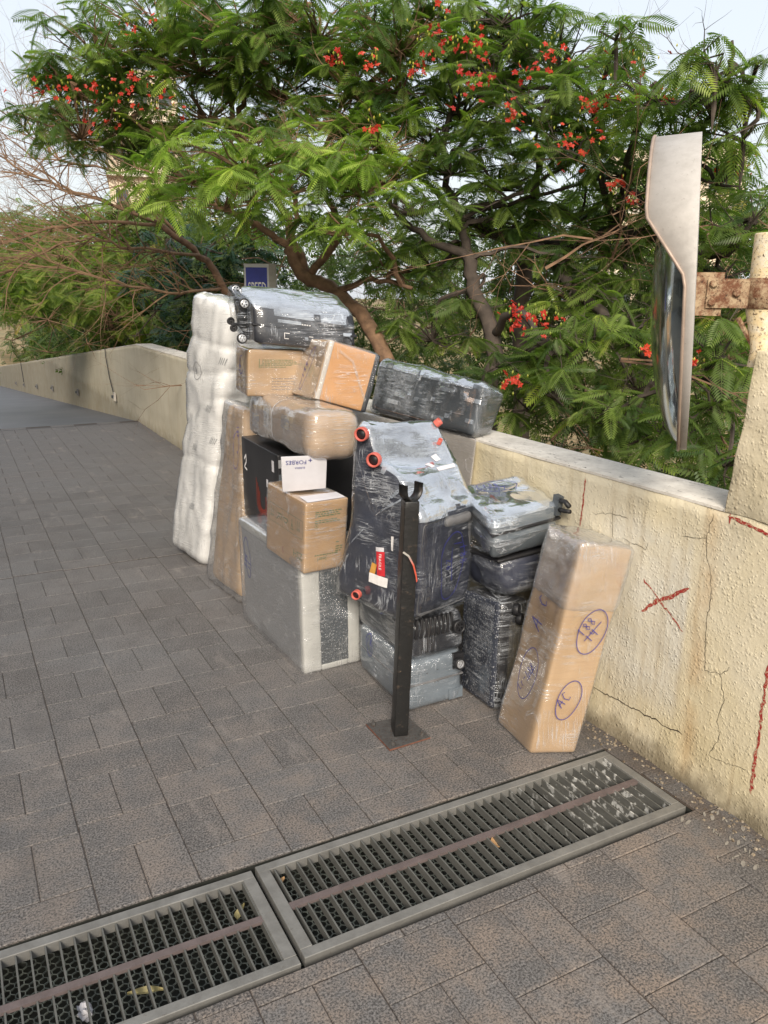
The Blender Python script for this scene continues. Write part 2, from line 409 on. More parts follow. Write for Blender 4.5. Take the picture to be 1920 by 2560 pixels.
def m_bubble(name, col, milk=.5):
    t = NT(name); p = t.pos(src='obj'); v = t.vor(p, 95); n = t.noise(p, 6, 4)
    hi = t.mr(v, .42, .18); c = t.mix(t.math('MULTIPLY', hi, t.mr(n, .3, .7, milk * .4, milk)), col, (.55, .57, .60))
    return t.done(t.bsdf(c, .22, 0, t.bump(t.mr(v, .5, .1), .8, .004), .7))
M_BUB = m_bubble('dark_bubble_wrap', (.06, .07, .08), .28); M_BUBG = m_bubble('grey_bubble_wrap', (.33, .34, .35), .35); M_BUBK = m_bubble('black_bubble_wrap', (.035, .04, .055), .35)

def film(name, milk=.10, streak=.6, gloss=1.0, tint=(.80, .82, .85), tilt=.0, scale=1.0):
    """layers of clear stretch film: see-through, with milky overlaps, taut creases and a wet sheen"""
    t = NT(name)
    def ridge(vec, sc_, det=2, k=14):
        n = t.noise(vec, sc_, det, .5); return t.math('SUBTRACT', 1, t.math('MULTIPLY', t.math('ABSOLUTE', t.math('SUBTRACT', n, .5)), k))
    a = ridge(t.pos((3, 3, 70), (tilt, tilt * .7, 0), 'obj'), 1.3 * scale)
    b = ridge(t.pos((3.2, 3.2, 60), (.55 + tilt, -.5, .2), 'obj'), 1.5 * scale)
    c = ridge(t.pos((70, 4, 4), (.1, .2, .5 + tilt), 'obj'), 1.3 * scale)
    cr = ridge(t.pos((9, 9, 12), (.3, .6, .1), 'obj'), 2.2 * scale, 3, 22)
    msk = t.noise(t.pos(src='obj'), 4.2, 4, .6); msk2 = t.noise(t.pos((1, 1.3, 1.1), (.5, .5, .5), 'obj'), 5.5, 3)
    s1 = t.math('MAXIMUM', t.math('MULTIPLY', t.mr(a, .35, 1), t.mr(msk, .50, .64)), t.math('MULTIPLY', t.mr(b, .4, 1), t.mr(msk2, .53, .64)))
    s2 = t.math('MAXIMUM', t.math('MULTIPLY', t.mr(c, .4, 1), t.mr(msk2, .46, .34)), t.math('MULTIPLY', t.mr(cr, .4, 1), t.mr(msk, .54, .64)))
    st = t.math('MAXIMUM', s1, s2)
    mk = t.math('ADD', t.math('MULTIPLY', st, streak), t.mr(t.noise(t.pos((1, 1, 2.5), src='obj'), 5.5, 5, .65), .30, .72, milk * .3, milk * 1.5))
    mk = t.math('MINIMUM', mk, .92)
    h = t.math('ADD', t.math('MULTIPLY', st, .5), t.math('ADD', t.math('MULTIPLY', t.noise(t.pos((1.4, 1.4, 8), (tilt, 0, 0), src='obj'), 4, 3), 1.6), t.math('MULTIPLY', t.noise(t.pos((1, 1, 1), src='obj'), 9, 2), 1.2)))
    nm = t.bump(h, .40, .006)
    tr = t.n('ShaderNodeBsdfTransparent'); df = t.n('ShaderNodeBsdfDiffuse'); df.inputs[0].default_value = (*tint, 1); t.l(nm, df.inputs['Normal'])
    tl = t.n('ShaderNodeBsdfTranslucent'); tl.inputs[0].default_value = (*tint, 1)
    dm = t.n('ShaderNodeMixShader'); dm.inputs[0].default_value = .25; t.l(df.outputs[0], dm.inputs[1]); t.l(tl.outputs[0], dm.inputs[2])
    m1 = t.n('ShaderNodeMixShader'); t.l(mk, m1.inputs[0]); t.l(tr.outputs[0], m1.inputs[1]); t.l(dm.outputs[0], m1.inputs[2])
    gl = t.n('ShaderNodeBsdfGlossy'); gl.inputs['Roughness'].default_value = .11; gl.inputs[0].default_value = (.95, .97, 1, 1); t.l(nm, gl.inputs['Normal'])
    fr = t.n('ShaderNodeLayerWeight'); fr.inputs[0].default_value = .5; t.l(nm, fr.inputs['Normal'])
    fg = t.math('MINIMUM', t.math('MULTIPLY', t.math('ADD', t.math('MULTIPLY', t.math('POWER', fr.outputs['Facing'], 1.6), .75), .045), gloss), .85)
    m2 = t.n('ShaderNodeMixShader'); t.l(fg, m2.inputs[0]); t.l(m1.outputs[0], m2.inputs[1]); t.l(gl.outputs[0], m2.inputs[2])
    return t.done(m2)
F_CLEAR = film('clear_stretch_film', .04, .40, 1.0, tilt=.05)
F_DARK = film('stretch_film_on_dark', .02, .48, .65, (.74, .78, .84), tilt=.12)
F_HEAVY = film('thick_stretch_film', .03, .50, .70, (.76, .80, .86), tilt=.3, scale=1.1)
F_TOP = film('film_painted_sky', .40, .35, 2.2, (.74, .82, .93), tilt=.9, scale=.8)  # milky blue tint: sky reflection painted into the up-facing film
F_MILK = film('milky_stretch_film', .22, .35, 1.0, (.70, .68, .67), tilt=-.1)
F_TALL = film('loose_plastic_bag', .15, .40, 1.1, (.72, .70, .68), tilt=1.2)
F_WHITE = film('film_over_foam', .07, .42, 1.1, (.80, .80, .80), tilt=.4)

# foliage
def m_leaf(name, dark, light, trans=.35, tip=None):
    t = NT(name); at = t.n('ShaderNodeAttribute', attribute_name='tint'); oi = t.n('ShaderNodeObjectInfo')
    f = t.math('FRACT', t.math('ADD', at.outputs['Fac'], oi.outputs['Random']))
    n = t.noise(t.pos(), 2.0, 3)
    f = t.math('ADD', t.math('MULTIPLY', f, .65), t.mr(n, .3, .7, -.15, .45))
    c = t.ramp(f, [(0, dark), (.55, tuple((a + b) / 2 for a, b in zip(dark, light))), (.85, light), (1, tip or light)])
    b = t.bsdf(c, .45, 0, None, .4); tl = t.n('ShaderNodeBsdfTranslucent')
    cc = t.mix(1, c, (1.0, 1.25, .55), 'MULTIPLY'); t.l(cc, tl.inputs[0])
    m = t.n('ShaderNodeMixShader'); m.inputs[0].default_value = trans; t.l(b.outputs[0], m.inputs[1]); t.l(tl.outputs[0], m.inputs[2])
    return t.done(m)
M_FROND = m_leaf('gulmohar_leaf', (.055, .105, .032), (.27, .36, .08), .55, (.42, .49, .09))
M_FRONDY = m_leaf('young_gulmohar_leaf', (.17, .28, .045), (.38, .50, .09), .5, (.50, .60, .11))
M_DLEAF = m_leaf('dark_leaf', (.016, .045, .028), (.04, .095, .05), .2)
M_THICK = m_leaf('thicket_leaf', (.040, .080, .028), (.15, .21, .045), .4, (.30, .25, .05))
M_SHRUB = m_leaf('shrub_leaf', (.08, .14, .03), (.27, .34, .06), .5, (.42, .34, .07))
M_BARK = plain('brown_bark', (.17, .10, .060), .9, 0, .45, 14, .8, 50); M_BARKD = plain('dark_bark', (.055, .042, .034), .9, 0, .4, 14, .8, 50)
M_TWIG = plain('bare_orange_twig', (.19, .115, .065), .85, 0, .35, 12)
M_FLOW = m_leaf('red_flower', (.34, .018, .012), (.60, .07, .035), .3); M_BUD = m_leaf('yellow_bud', (.20, .26, .03), (.45, .42, .06), .3)
# ================================================================= GROUND
g = MB(); GX0, GX1, GY0, GY1 = -.78, 1.955, 1.512, 1.925
for a, b in (((-30, -8), (2.06, GY0)), ((-30, GY1), (2.06, 10.55)), ((GX1, GY0), (2.06, GY1)), ((-30, GY0), (GX0, GY1))):
    g.add([(a[0], a[1], -.0038), (b[0], a[1], -.0038), (b[0], b[1], -.0038), (a[0], b[1], -.0038)], [(0, 1, 2, 3)])
ground = g.build('ground', M_JOINT); setp(ground, kind='structure')
# pavers: columns .273 wide, alternating full slabs and pairs of half slabs
def clip(r):
    x0, y0, x1, y1 = r
    if x1 <= GX0 or x0 >= GX1 or y1 <= GY0 or y0 >= GY1: return [r]
    o = []
    if y0 < GY0: o.append((x0, y0, x1, GY0))
    if y1 > GY1: o.append((x0, GY1, x1, y1))
    if x1 > GX1: o.append((max(x0, GX1), max(y0, GY0), x1, min(y1, GY1)))
    return o
rects = []
for ci in range(-16, 8):
    x0 = .188 + .273 * ci; x1 = x0 + .273
    if x0 > 2.05: break
    x1 = min(x1, 2.058); base = 3.018 if ci % 2 == 0 else 3.155
    for k in range(-8, 19):
        t0 = base + .425 * k; j = .006
        for rr in ((x0, t0 - .258, (x0 + .137), t0), (x0 + .137, t0 - .258, x1, t0), (x0, t0, x1, t0 + .167)):
            if rr[2] - rr[0] < .03: continue
            for q in ((rr[0], rr[1], rr[2], min(rr[3], 4.87)), (rr[0], max(rr[1], 4.87), rr[2], rr[3])):
                if q[3] - q[1] < .03 or q[2] - q[0] < .03 or q[3] > 10.55 or q[1] < -.2: continue
                for c in clip(q):
                    if c[3] - c[1] > .02 and c[2] - c[0] > .02: rects.append(c)
cx, cy = .9, 2.3
def shown(r):
    x, y = (r[0] + r[2]) / 2, (r[1] + r[3]) / 2
    d = Vector((x, y, -1.6)); zf = d.dot(fwd)
    if zf < .3: return 1e9
    px, py = 960 + 2012 * d.dot(right) / zf, 1280 + 2012 * d.dot(down) / zf
    if not (-60 < px < 1980 and 900 < py < 2640): return 1e6 + d.length
    return d.length
rects.sort(key=shown)
def paver_geo(w_, d_, z=0., ch=.0025):
    a, b = w_ / 2 - random.choice((.0010, .0016, .0022)), d_ / 2 - random.choice((.0006, .0012, .0018))
    V = [(-a, -b, -.02), (a, -b, -.02), (a, b, -.02), (-a, b, -.02), (-a, -b, z - ch), (a, -b, z - ch), (a, b, z - ch), (-a, b, z - ch), (-a + ch, -b + ch, z), (a - ch, -b + ch, z), (a - ch, b - ch, z), (-a + ch, b - ch, z)]
    Fq = [(8, 9, 10, 11)]
    for k in range(4):
        l_ = (k + 1) % 4; Fq += [(4 + k, 4 + l_, 8 + l_, 8 + k), (k, l_, 4 + l_, 4 + k)]
    return V, Fq
cache = {}; rest = MB()
for i, r in enumerate(rects):
    w_, d_ = r[2] - r[0], r[3] - r[1]; x, y = (r[0] + r[2]) / 2, (r[1] + r[3]) / 2; z = random.uniform(-.0006, .0006)
    if i < 300:
        key = (round(w_, 3), round(d_, 3))
        if key not in cache:
            V, Fq = paver_geo(w_, d_); me = bpy.data.meshes.new('paver'); me.from_pydata(V, [], Fq); me.materials.append(M_PAVER); cache[key] = me
        o = bpy.data.objects.new('paver', cache[key]); C.objects.link(o); o.parent = ground; o.location = (x, y, z)
    else:
        V, Fq = paver_geo(w_, d_, z); rest.add([(v[0] + x, v[1] + y, v[2]) for v in V], Fq)
setp(rest.build('distant_pavers', M_PAVER, ground), kind='stuff')
slope = .0875
rp = MB(); rp.add([(-30, 10.38, .002), (2.06, 10.38, .002), (2.06, 50, -slope * 39.5), (-30, 50, -slope * 39.5)], [(0, 1, 2, 3)])
setp(rp.build('ramp', M_ROAD), kind='structure')
te = NT('dry_earth'); p_ = te.pos(); c_ = te.mix(te.mr(te.noise(p_, .8, 6, .7), .35, .65), (.30, .20, .10), (.12, .12, .05)); M_EARTH = te.done(te.bsdf(c_, .95, 0, te.bump(te.noise(p_, 8, 5), .8, .1)))
tr_ = MB(); N = 24
xs = [2.25 + 1.6 * i for i in range(N)]; ys = [-6 + 2.4 * i for i in range(N)]
tr_.add([(x, y, -1.6 + .02 * (x - 2.3) * (x > 2.3) + .25 * noise.noise(Vector((x * .3, y * .3, 0)))) for y in ys for x in xs], [(j * N + i, j * N + i + 1, (j + 1) * N + i + 1, (j + 1) * N + i) for j in range(N - 1) for i in range(N - 1)])
setp(tr_.build('earth_bank', M_EARTH, smooth=True), kind='structure')
pl = MB(); pl.add([(-900, -900, -5), (900, -900, -5), (900, 900, -5), (-900, 900, -5)], [(0, 1, 2, 3)])
setp(pl.build('terrain', M_EARTH), kind='structure')

# unseen block added left of the picture to darken reflections in the film
M_FAC = plain('dark_added_facade', (.22, .20, .17), .9, 0, .12, .4); M_DWIN = plain('added_facade_window', (.03, .035, .04), .25)
fb = MB(); fb.box((-17, -12, -4), (-8.5, 46, 9.5))
fac = fb.build('added_facade', M_FAC); setp(fac, kind='structure')
for fl_ in range(3):
    for k in range(16):
        y = -9 + 3.3 * k; b = MB(); b.box((-8.56, y, .9 + fl_ * 3), (-8.3, y + (2.2 if k % 3 else 1.3), 2.5 + fl_ * 3)); b.build('window', M_DWIN, fac)
    b = MB(); b.box((-8.5, -12, 2.85 + fl_ * 3), (-7.6, 46, 3.0 + fl_ * 3)); b.build('added_facade_slab', M_FAC, fac)
# ================================================================= DRAIN GRATES
def grate(x0, x1, y0, y1, label, skew, phase):
    t = empty('drain_grate', (x1, y1, 0), label, 'drain grate', 'steel drain grates across the ramp')
    def sk(V): return [(x, y + (x1 - x) * skew, z) for x, y, z in V]
    fw = .030
    f = MB(); f.box((x0, y0, -.03), (x1, y0 + fw, .001)); f.box((x0, y1 - fw, -.03), (x1, y1, .001)); f.box((x0, y0 + fw, -.03), (x0 + fw + .004, y1 - fw, .0015)); f.box((x1 - fw - .004, y0 + fw, -.03), (x1, y1 - fw, .0015))
    f.v = sk(f.v); o = f.build('frame', M_STEEL, t)
    bv = o.modifiers.new('bev', 'BEVEL'); bv.width = .0015; bv.segments = 1
    n = int((x1 - x0 - .07) / .0335); bw = .0022
    for i in range(n):
        x = x0 + fw + .018 + (x1 - x0 - .084) * i / (n - 1); b = MB(); b.box((x - bw, y0 + fw, -.028), (x + bw, y1 - fw, -.003)); b.v = sk(b.v)
        b.build('bar', M_BAR, t)
    ym = (y0 + y1) / 2; b = MB(); b.box((x0 + fw + .004, ym - .011, -.010), (x1 - fw - .004, ym + .011, -.0012)); b.v = sk(b.v); b.build('centre_bar', M_CBAR, t)
    return t
grate(.612, 1.948, 1.535, 1.908, 'long steel drain grate reaching the wall, splashed with cement at its far end', .0, 0)
grate(-.76, .598, 1.524, 1.899, 'steel drain grate cut off by the left picture edge, tissue lying inside', .018, 0)
ch = MB()   # channel under the grates
x0, x1, y0, y1, zb = GX0, GX1, GY0, GY1, -.22
for q in ([(x0, y0, 0), (x1, y0, 0), (x1, y0, zb), (x0, y0, zb)], [(x0, y1, zb), (x1, y1, zb), (x1, y1, 0), (x0, y1, 0)], [(x1, y0, 0), (x1, y1, 0), (x1, y1, zb), (x1, y0, zb)], [(x0, y0, zb), (x0, y1, zb), (x0, y1, 0), (x0, y0, 0)], [(x0, y0, zb), (x1, y0, zb), (x1, y1, zb), (x0, y1, zb)]):
    ch.add([(a, b, c - .006) for a, b, c in q], [(0, 1, 2, 3)])
setp(ch.build('drain_channel', M_PIT), kind='structure')
hx = MB(); a = .0125; zz = -.062
ny = int((y1 - y0) / (a * 1.5)) + 1; nx = int((x1 - x0) / (a * math.sqrt(3))) + 1
for j in range(ny):
    for i in range(nx):
        cx_ = x0 + i * a * math.sqrt(3) + (a * math.sqrt(3) / 2 if j % 2 else 0); cy_ = y0 + j * a * 1.5
        if cx_ > 1.94 or cy_ > y1 - .012: continue
        P = [(cx_ + a * math.sin(k * math.pi / 3) + random.uniform(-1, 1) * .0008, cy_ + a * math.cos(k * math.pi / 3) + random.uniform(-1, 1) * .0008) for k in (0, 1, 2, 3)]
        for k in range(3):
            p, q = P[k], P[k + 1]; dx_, dy_ = q[0] - p[0], q[1] - p[1]; L = math.hypot(dx_, dy_); nx_, ny_ = -dy_ / L * .0013, dx_ / L * .0013
            hx.add([(p[0] + nx_, p[1] + ny_, zz), (p[0] - nx_, p[1] - ny_, zz), (q[0] - nx_, q[1] - ny_, zz), (q[0] + nx_, q[1] + ny_, zz), (p[0] + nx_, p[1] + ny_, zz - .004), (q[0] + nx_, q[1] + ny_, zz - .004)], [(0, 1, 2, 3), (0, 3, 5, 4)])
o = hx.build('honeycomb_mesh', M_MESH); setp(o, 'grey honeycomb wire net lying under the bars of both drain grates', 'wire mesh')
# cement splashed plate at the wall end of the grate
tc = NT('cement_splash'); p_ = tc.pos((1, 1, 1)); n_ = tc.noise(p_, 34, 4, .55)
M_SPL = tc.done(tc.bsdf(tc.mix(tc.mr(n_, .55, .61), (.13, .13, .115), (.58, .58, .55)), .8, 0, tc.bump(n_, .4, .003)))
b = MB(); b.box((1.62, 1.57, -.045), (1.91, 1.875, -.031)); o = b.build('filler_plate', M_SPL); setp(o, 'grey cement-splashed plate blocking the drain under the grate beside the wall', 'plate')
def crumple(name, c, r, mat, label, cat, sq=(1, 1, .6), seed=0, amp=.5):
    V = []; Fq = []; n = 8
    for j in range(n + 1):
        for i in range(n * 2):
            th, ph = math.pi * j / n, math.pi * i / n; d = Vector((math.sin(th) * math.cos(ph) * sq[0], math.sin(th) * math.sin(ph) * sq[1], math.cos(th) * sq[2]))
            V.append(Vector(c) + d * r * (1 + amp * noise.noise(d * 2.5 + Vector((seed, 0, 0)))))
    for j in range(n):
        for i in range(n * 2): Fq.append((j * n * 2 + i, (j + 1) * n * 2 + i, (j + 1) * n * 2 + (i + 1) % (n * 2), j * n * 2 + (i + 1) % (n * 2)))
    o = mesh(name, V, Fq, mat); return setp(o, label, cat)
crumple('crumpled_tissue', (.108, 1.672, -.045), .022, M_WHITE, 'crumpled white tissue lying on the net inside the left grate', 'tissue', (.8, 1, .6), 3, .9)
M_DRYL = plain('dry_leaf', (.42, .36, .17), .6, 0, .25, 30); M_DRYB = plain('brown_dry_leaf', (.45, .28, .14), .6, 0, .25, 30)
def dleaf(c, ang, L, W, mat, label, z=-.052, curl=.012):
    V = []; n = 7
    for i in range(n + 1):
        t = i / n; wd = W * math.sin(math.pi * min(max(t, .03), .97)) ** .8; bend = .18 * L * math.sin(t * 3)
        for s_ in (-1, 0, 1):
            x, y = t * L - L / 2, s_ * wd + bend; V.append((c[0] + x * math.cos(ang) - y * math.sin(ang), c[1] + x * math.sin(ang) + y * math.cos(ang), z + abs(s_) * .006 + curl * (t - .5) ** 2 * 4))
    Fq = [(3 * i + k, 3 * i + k + 1, 3 * i + k + 4, 3 * i + k + 3) for i in range(n) for k in (0, 1)]
    setp(mesh('fallen_leaf', V, Fq, mat), label, 'leaf')
dleaf((.245, 1.655), -.35, .085, .012, M_DRYL, 'long yellow-green dry leaf lying under the left grate below its centre bar')
dleaf((.535, 1.80), .9, .06, .010, M_DRYL, 'tan curled leaf under the left grate near its right end')
dleaf((1.315, 1.70), 1.3, .05, .012, M_DRYB, 'brown leaf standing between the bars at the middle of the right grate', -.035)
dleaf((.665, 1.845), .3, .035, .011, M_DRYB, 'orange-brown leaf scrap in the upper left corner of the right grate', -.035)
dleaf((.14, 1.575), 1.2, .035, .009, M_DRYB, 'small orange leaf by the near frame of the left grate')
# loose grit along the foot of the wall
gt = MB()
for k in range(520):
    y = random.uniform(.7, 2.6) if k < 400 else random.uniform(2.6, 9.5); x = 2.045 - abs(random.gauss(0, .055)); s_ = random.uniform(.0015, .0055) * (1.4 if random.random() < .1 else 1)
    if GX0 < x < GX1 and GY0 < y < GY1: continue
    c = Vector((x, y, s_ * .4)); vs = [c + Vector((random.uniform(.6, 1) * s_ * a_, random.uniform(.6, 1) * s_ * b_, c_2 * s_ * .5)) for a_, b_, c_2 in ((-1, -1, -1), (1, -1, -1), (1, 1, -1), (-1, 1, -1), (-.6, -.5, 1), (.6, -.5, 1), (.4, .6, 1), (-.6, .6, 1))]
    gt.add(vs, [(4, 5, 6, 7), (0, 1, 5, 4), (1, 2, 6, 5), (2, 3, 7, 6), (3, 0, 4, 7)])
te = NT('grit'); M_GRIT = te.done(te.bsdf(te.ramp(te.noise(te.pos(), 60, 2), [(.3, (.07, .05, .035)), (.5, (.25, .2, .14)), (.7, (.34, .30, .24))]), .9))
setp(gt.build('grit', M_GRIT), 'loose crumbs of plaster and grit along the foot of the wall', 'grit', kind='stuff')

# cement smears left on the pavers near the wall
sm = MB(); rs = random.Random(12)
for k in range(46):
    x = 2.02 - abs(rs.gauss(0, .10)); y = rs.uniform(1.18, 1.50); L_ = rs.uniform(.004, .018); W2 = L_ * rs.uniform(.15, .4); a_ = rs.gauss(.5, .4); n_ = 7
    P = [(x + math.cos(a_) * math.cos(6.28 * q / n_) * L_ * rs.uniform(.7, 1.2) - math.sin(a_) * math.sin(6.28 * q / n_) * W2, y + math.sin(a_) * math.cos(6.28 * q / n_) * L_ + math.cos(a_) * math.sin(6.28 * q / n_) * W2, .0016) for q in range(n_)]
    sm.add(P, [tuple(range(n_))])
setp(sm.build('cement_smears', plain('dry_cement', (.25, .23, .20), .9, 0, .2, 60)), 'flecks of pale dried cement on the pavers by the wall, right of the long grate', 'cement', kind='stuff')
# ================================================================= WALL
WX = 2.055
wall = empty('parapet_wall', (WX + .1, 2.5, 0), 'cream stucco parapet wall with pale coping running from the drain down the ramp', 'wall')
def zt(y): return .962 if y < 10.33 else .962 - (y - 10.33) * .0895
def zb_(y): return -.03 if y < 10.45 else -.03 - (y - 10.45) * .0875
def wallface(ya, yb, dy, name, ca=False, cb=False):
    n = int((yb - ya) / dy); nz = 26; V = []; Fq = []
    for i in range(n + 1):
        y = ya + (yb - ya) * i / n
        for k in range(nz + 1):
            z = zb_(y) + (zt(y) - zb_(y)) * k / nz
            h = z - zb_(y); e = math.exp(-max(h - .02, 0) / .06) * (.5 + noise.noise(Vector((0, y * 6, z * 6)))) * .035 * (1 if y < 4 else max(.2, 1 - (y - 4) * .2))
            dn = noise.noise(Vector((1, y * 9, z * 9))) * .004 + noise.noise(Vector((5, y * 2.2, z * 2.2))) * .006
            V.append((WX - (dn + e) * (1 if k < nz else .2), y, z))
        V.append((WX + .21, y, zt(y) + .0005)); V.append((WX + .21, y, -5))
    m_ = nz + 3
    for i in range(n):
        for k in range(m_ - 1): Fq.append((i * m_ + k, i * m_ + k + 1, (i + 1) * m_ + k + 1, (i + 1) * m_ + k))
    if ca: Fq.append(tuple(range(m_))[::-1])
    if cb: Fq.append(tuple(n * m_ + k for k in range(m_)))
    o = mesh(name, V, Fq, M_WALL, wall, True)
    for p in o.data.polygons:
        if len(p.vertices) > 4: p.use_smooth = False
    return o
wallface(.2, 4.5, .035, 'wall_face', True); wallface(4.5, 10.33, .08, 'wall_face'); wallface(10.33, 42, .5, 'ramp_wall_face', False, True)
cp = MB()
def coping(ya, yb, n):
    V = []; Fq = []
    for i in range(n + 1):
        y = ya + (yb - ya) * i / n; e = noise.noise(Vector((y * 7, 0, 3))) * .003; e2 = noise.noise(Vector((y * 7, 4, 3))) * .003; z = zt(y)
        V += [(WX - .002 + e, y, z), (WX - .001 + e, y, z + .009), (WX + .02, y, z + .012 + e2), (WX + .19, y, z + .013 - e2), (WX + .213 + e2, y, z + .009), (WX + .213 + e2, y, z)]
    for i in range(n):
        for k in range(5): Fq.append((i * 6 + k, i * 6 + k + 1, (i + 1) * 6 + k + 1, (i + 1) * 6 + k))
    Fq += [(0, 1, 2, 3, 4, 5), tuple(n * 6 + k for k in range(6))]
    cp.add(V, Fq)
coping(1.58, 10.33, 180); coping(10.33, 42, 60)
cp.build('coping', M_CAP, wall)
class WallF:   # wall plane in (y,z), seen from the driveway
    wd = ht = 1.0
    def P(s, y, z, off=.001):
        h = WBVH.ray_cast(Vector((WX - .2, y, z)), Vector((1, 0, 0)), .5)
        return (h[0] if h[0] else Vector((WX - .012, y, z))) - Vector((off, 0, 0))
bpy.context.view_layer.update()
def bvh_of(*obs):
    V = []; P = []
    for o in obs:
        n0 = len(V); l = o.matrix_world if False else None
        off_ = Vector((0, 0, 0)); V += [v.co.copy() for v in o.data.vertices]; P += [tuple(i + n0 for i in p.vertices) for p in o.data.polygons]
    return BVHTree.FromPolygons(V, P)
wf = [o for o in wall.children if 'wall_face' in o.name]
WBVH = bvh_of(*wf); WF = WallF()
tk = NT('crack_shadow'); M_CRACK = tk.done(tk.bsdf((.07, .055, .035), 1))
tk = NT('worn_red_paint'); n_ = tk.noise(tk.pos(), 130, 4, .7); M_RPAINT = tk.done(tk.bsdf(tk.mix(tk.mr(n_, .42, .5), (.50, .36, .24), (.33, .025, .02)), .75, 0, tk.bump(n_, .6, .003)))
def wline(pts, wid, mat, name, jit=.004, off=.0012, seg=.012):
    P = []
    for i in range(len(pts) - 1):
        a_, b_ = pts[i], pts[i + 1]; L = math.hypot(b_[0] - a_[0], b_[1] - a_[1]); n = max(1, int(L / seg))
        for k in range(n): P.append((a_[0] + (b_[0] - a_[0]) * k / n + random.uniform(-jit, jit), a_[1] + (b_[1] - a_[1]) * k / n + random.uniform(-jit, jit)))
    P.append(pts[-1]); V = []
    for i, p in enumerate(P):
        a_ = P[max(i - 1, 0)]; b_ = P[min(i + 1, len(P) - 1)]; L = math.hypot(b_[0] - a_[0], b_[1] - a_[1]) or 1
        nx, ny = -(b_[1] - a_[1]) / L, (b_[0] - a_[0]) / L; w_ = wid * random.uniform(.4, 1.1) / 2 * (1 if 0 < i < len(P) - 1 else .3)
        for s_ in (1, -1): V.append(WF.P(p[0] + s_ * nx * w_, p[1] + s_ * ny * w_, off))
    return mesh(name, V, [(2 * i, 2 * i + 1, 2 * i + 3, 2 * i + 2) for i in range(len(P) - 1)], mat, wall)
for c in ([[1.648, 0.952], [1.664, 0.861], [1.661, 0.817], [1.629, 0.749], [1.621, 0.651], [1.625, 0.563], [1.61, 0.429], [1.55, 0.441], [1.524, 0.374], [1.539, 0.278], [1.525, 0.226], [1.554, 0.149]], [[1.55, 0.441], [1.528, 0.465], [1.523, 0.479]], [[1.759, 0.843], [1.667, 0.86]],
          [[2.082, 0.871], [2.073, 0.754]], [[2.18, 0.816], [2.079, 0.841], [2.005, 0.841]], [[1.554, 0.149], [1.489, 0.155], [1.411, 0.176]], [[2.02, 0.763], [1.907, 0.752], [1.903, 0.783]]):
    wline(c, .0022, M_CRACK, 'crack')
wline([[2.105, 0.141], [1.989, 0.147], [1.896, 0.151], [1.801, 0.158], [1.732, 0.161], [1.667, 0.163]], .005, M_CRACK, 'crack', .006)
wline([[2.234, 0.941], [2.24, 0.854], [2.246, 0.75]], .009, M_RPAINT, 'red_paint_mark', .002)
wline([[1.902, 0.528], [1.826, 0.596], [1.766, 0.635], [1.709, 0.678]], .016, M_RPAINT, 'red_paint_mark', .003)
wline([[1.909, 0.647], [1.834, 0.599], [1.747, 0.546], [1.715, 0.522]], .007, M_RPAINT, 'red_paint_mark', .004)
wline([[1.592, 0.962], [1.588, .928]], .008, M_RPAINT, 'red_paint_mark', .002)
wline([[1.594, 0.950], [1.528, 0.944], [1.45, 0.93], [1.36, .91]], .014, M_RPAINT, 'red_paint_mark', .003)
wline([[1.394, 0.544], [1.391, 0.373], [1.389, 0.223], [1.386, 0.105]], .013, M_RPAINT, 'red_paint_mark', .004)
M_SCR = plain('scratch', (.25, .17, .11), .8)
for k in range(14):
    y = random.uniform(6, 13); z = random.uniform(.2, .75) - max(0, y - 10.4) * .088
    wline([(y, z), (y + random.uniform(-.2, .2), z + random.uniform(-.12, .12))], .003, M_SCR, 'scratch', .01)
# step lights on the ramp wall
lam = [[11.9, 0.159, .085], [15.672, -0.185, .08], [19.825, -0.542, .08], [23.559, -0.885, .08], [27.773, -1.263, .08], [31.191, -1.549, .08]]
LB = ['white broken step light hanging by its wire, nearest the corner of the wall', 'small step light on the ramp wall, second from the corner', 'small step light on the ramp wall, third from the corner', 'tiny step light on the ramp wall, fourth from the corner', 'tiny far step light below the thin hanging wire', 'farthest tiny step light at the bottom of the ramp wall']
for (y, z, s_), lb in zip(lam, LB):
    t = empty('step_light', (WX, y, z), lb, 'wall light', 'step lights along the ramp wall')
    x_ = WX - .03; b = MB(); b.hexa([(x_ - .025, y - s_, z - .05), (x_ + .01, y - s_, z - .07), (x_, y + s_, z - .05), (x_ + .01, y + s_, z - .05), (x_ - .015, y - s_, z + .05), (x_ + .01, y - s_, z + .05), (x_, y + s_, z + .05), (x_ + .01, y + s_, z + .05)]); b.build('housing', M_PALEB if y < 13 else M_GREYC, t)
    b = MB(); b.box((x_ - .03, y - s_ * .4, z - .03), (x_ - .012, y + s_ * .7, z + .01)); b.build('lens', M_DGREY, t)
for pts, lb in (([(WX - .02, 12.42, .80), (WX - .02, 12.40, .66), (WX - .022, 12.2, .38), (WX - .03, 11.95, .2)], 'thin dark wire drooping over the wall top to the broken step light'), ([(WX - .02, 28.3, -.62), (WX - .02, 28.1, -.9), (WX - .02, 27.9, -1.2)], 'thin far wire down the ramp wall to a distant step light')):
    b = MB(); b.tube(pts, .007 if pts[0][1] < 20 else .012, 5); o = b.build('cable', M_BLK); setp(o, lb, 'wire')
# pillar on the wall
pv = [Vector(v) for v in ((2.050, 1.05, .96), (2.42, 1.05, .96), (2.050, 1.612, .96), (2.42, 1.612, .96), (2.050, 1.05, 1.45), (2.40, 1.05, 1.45), (2.050, 1.568, 1.45), (2.40, 1.568, 1.45))]
V, Fq = soft(pv, .006, .03, .008, 9, 4)
o = mesh('pillar', V, Fq, M_WALL, None, True); setp(o, 'cream stucco pillar rising above the wall end under the rusty mirror pipe', 'pillar')

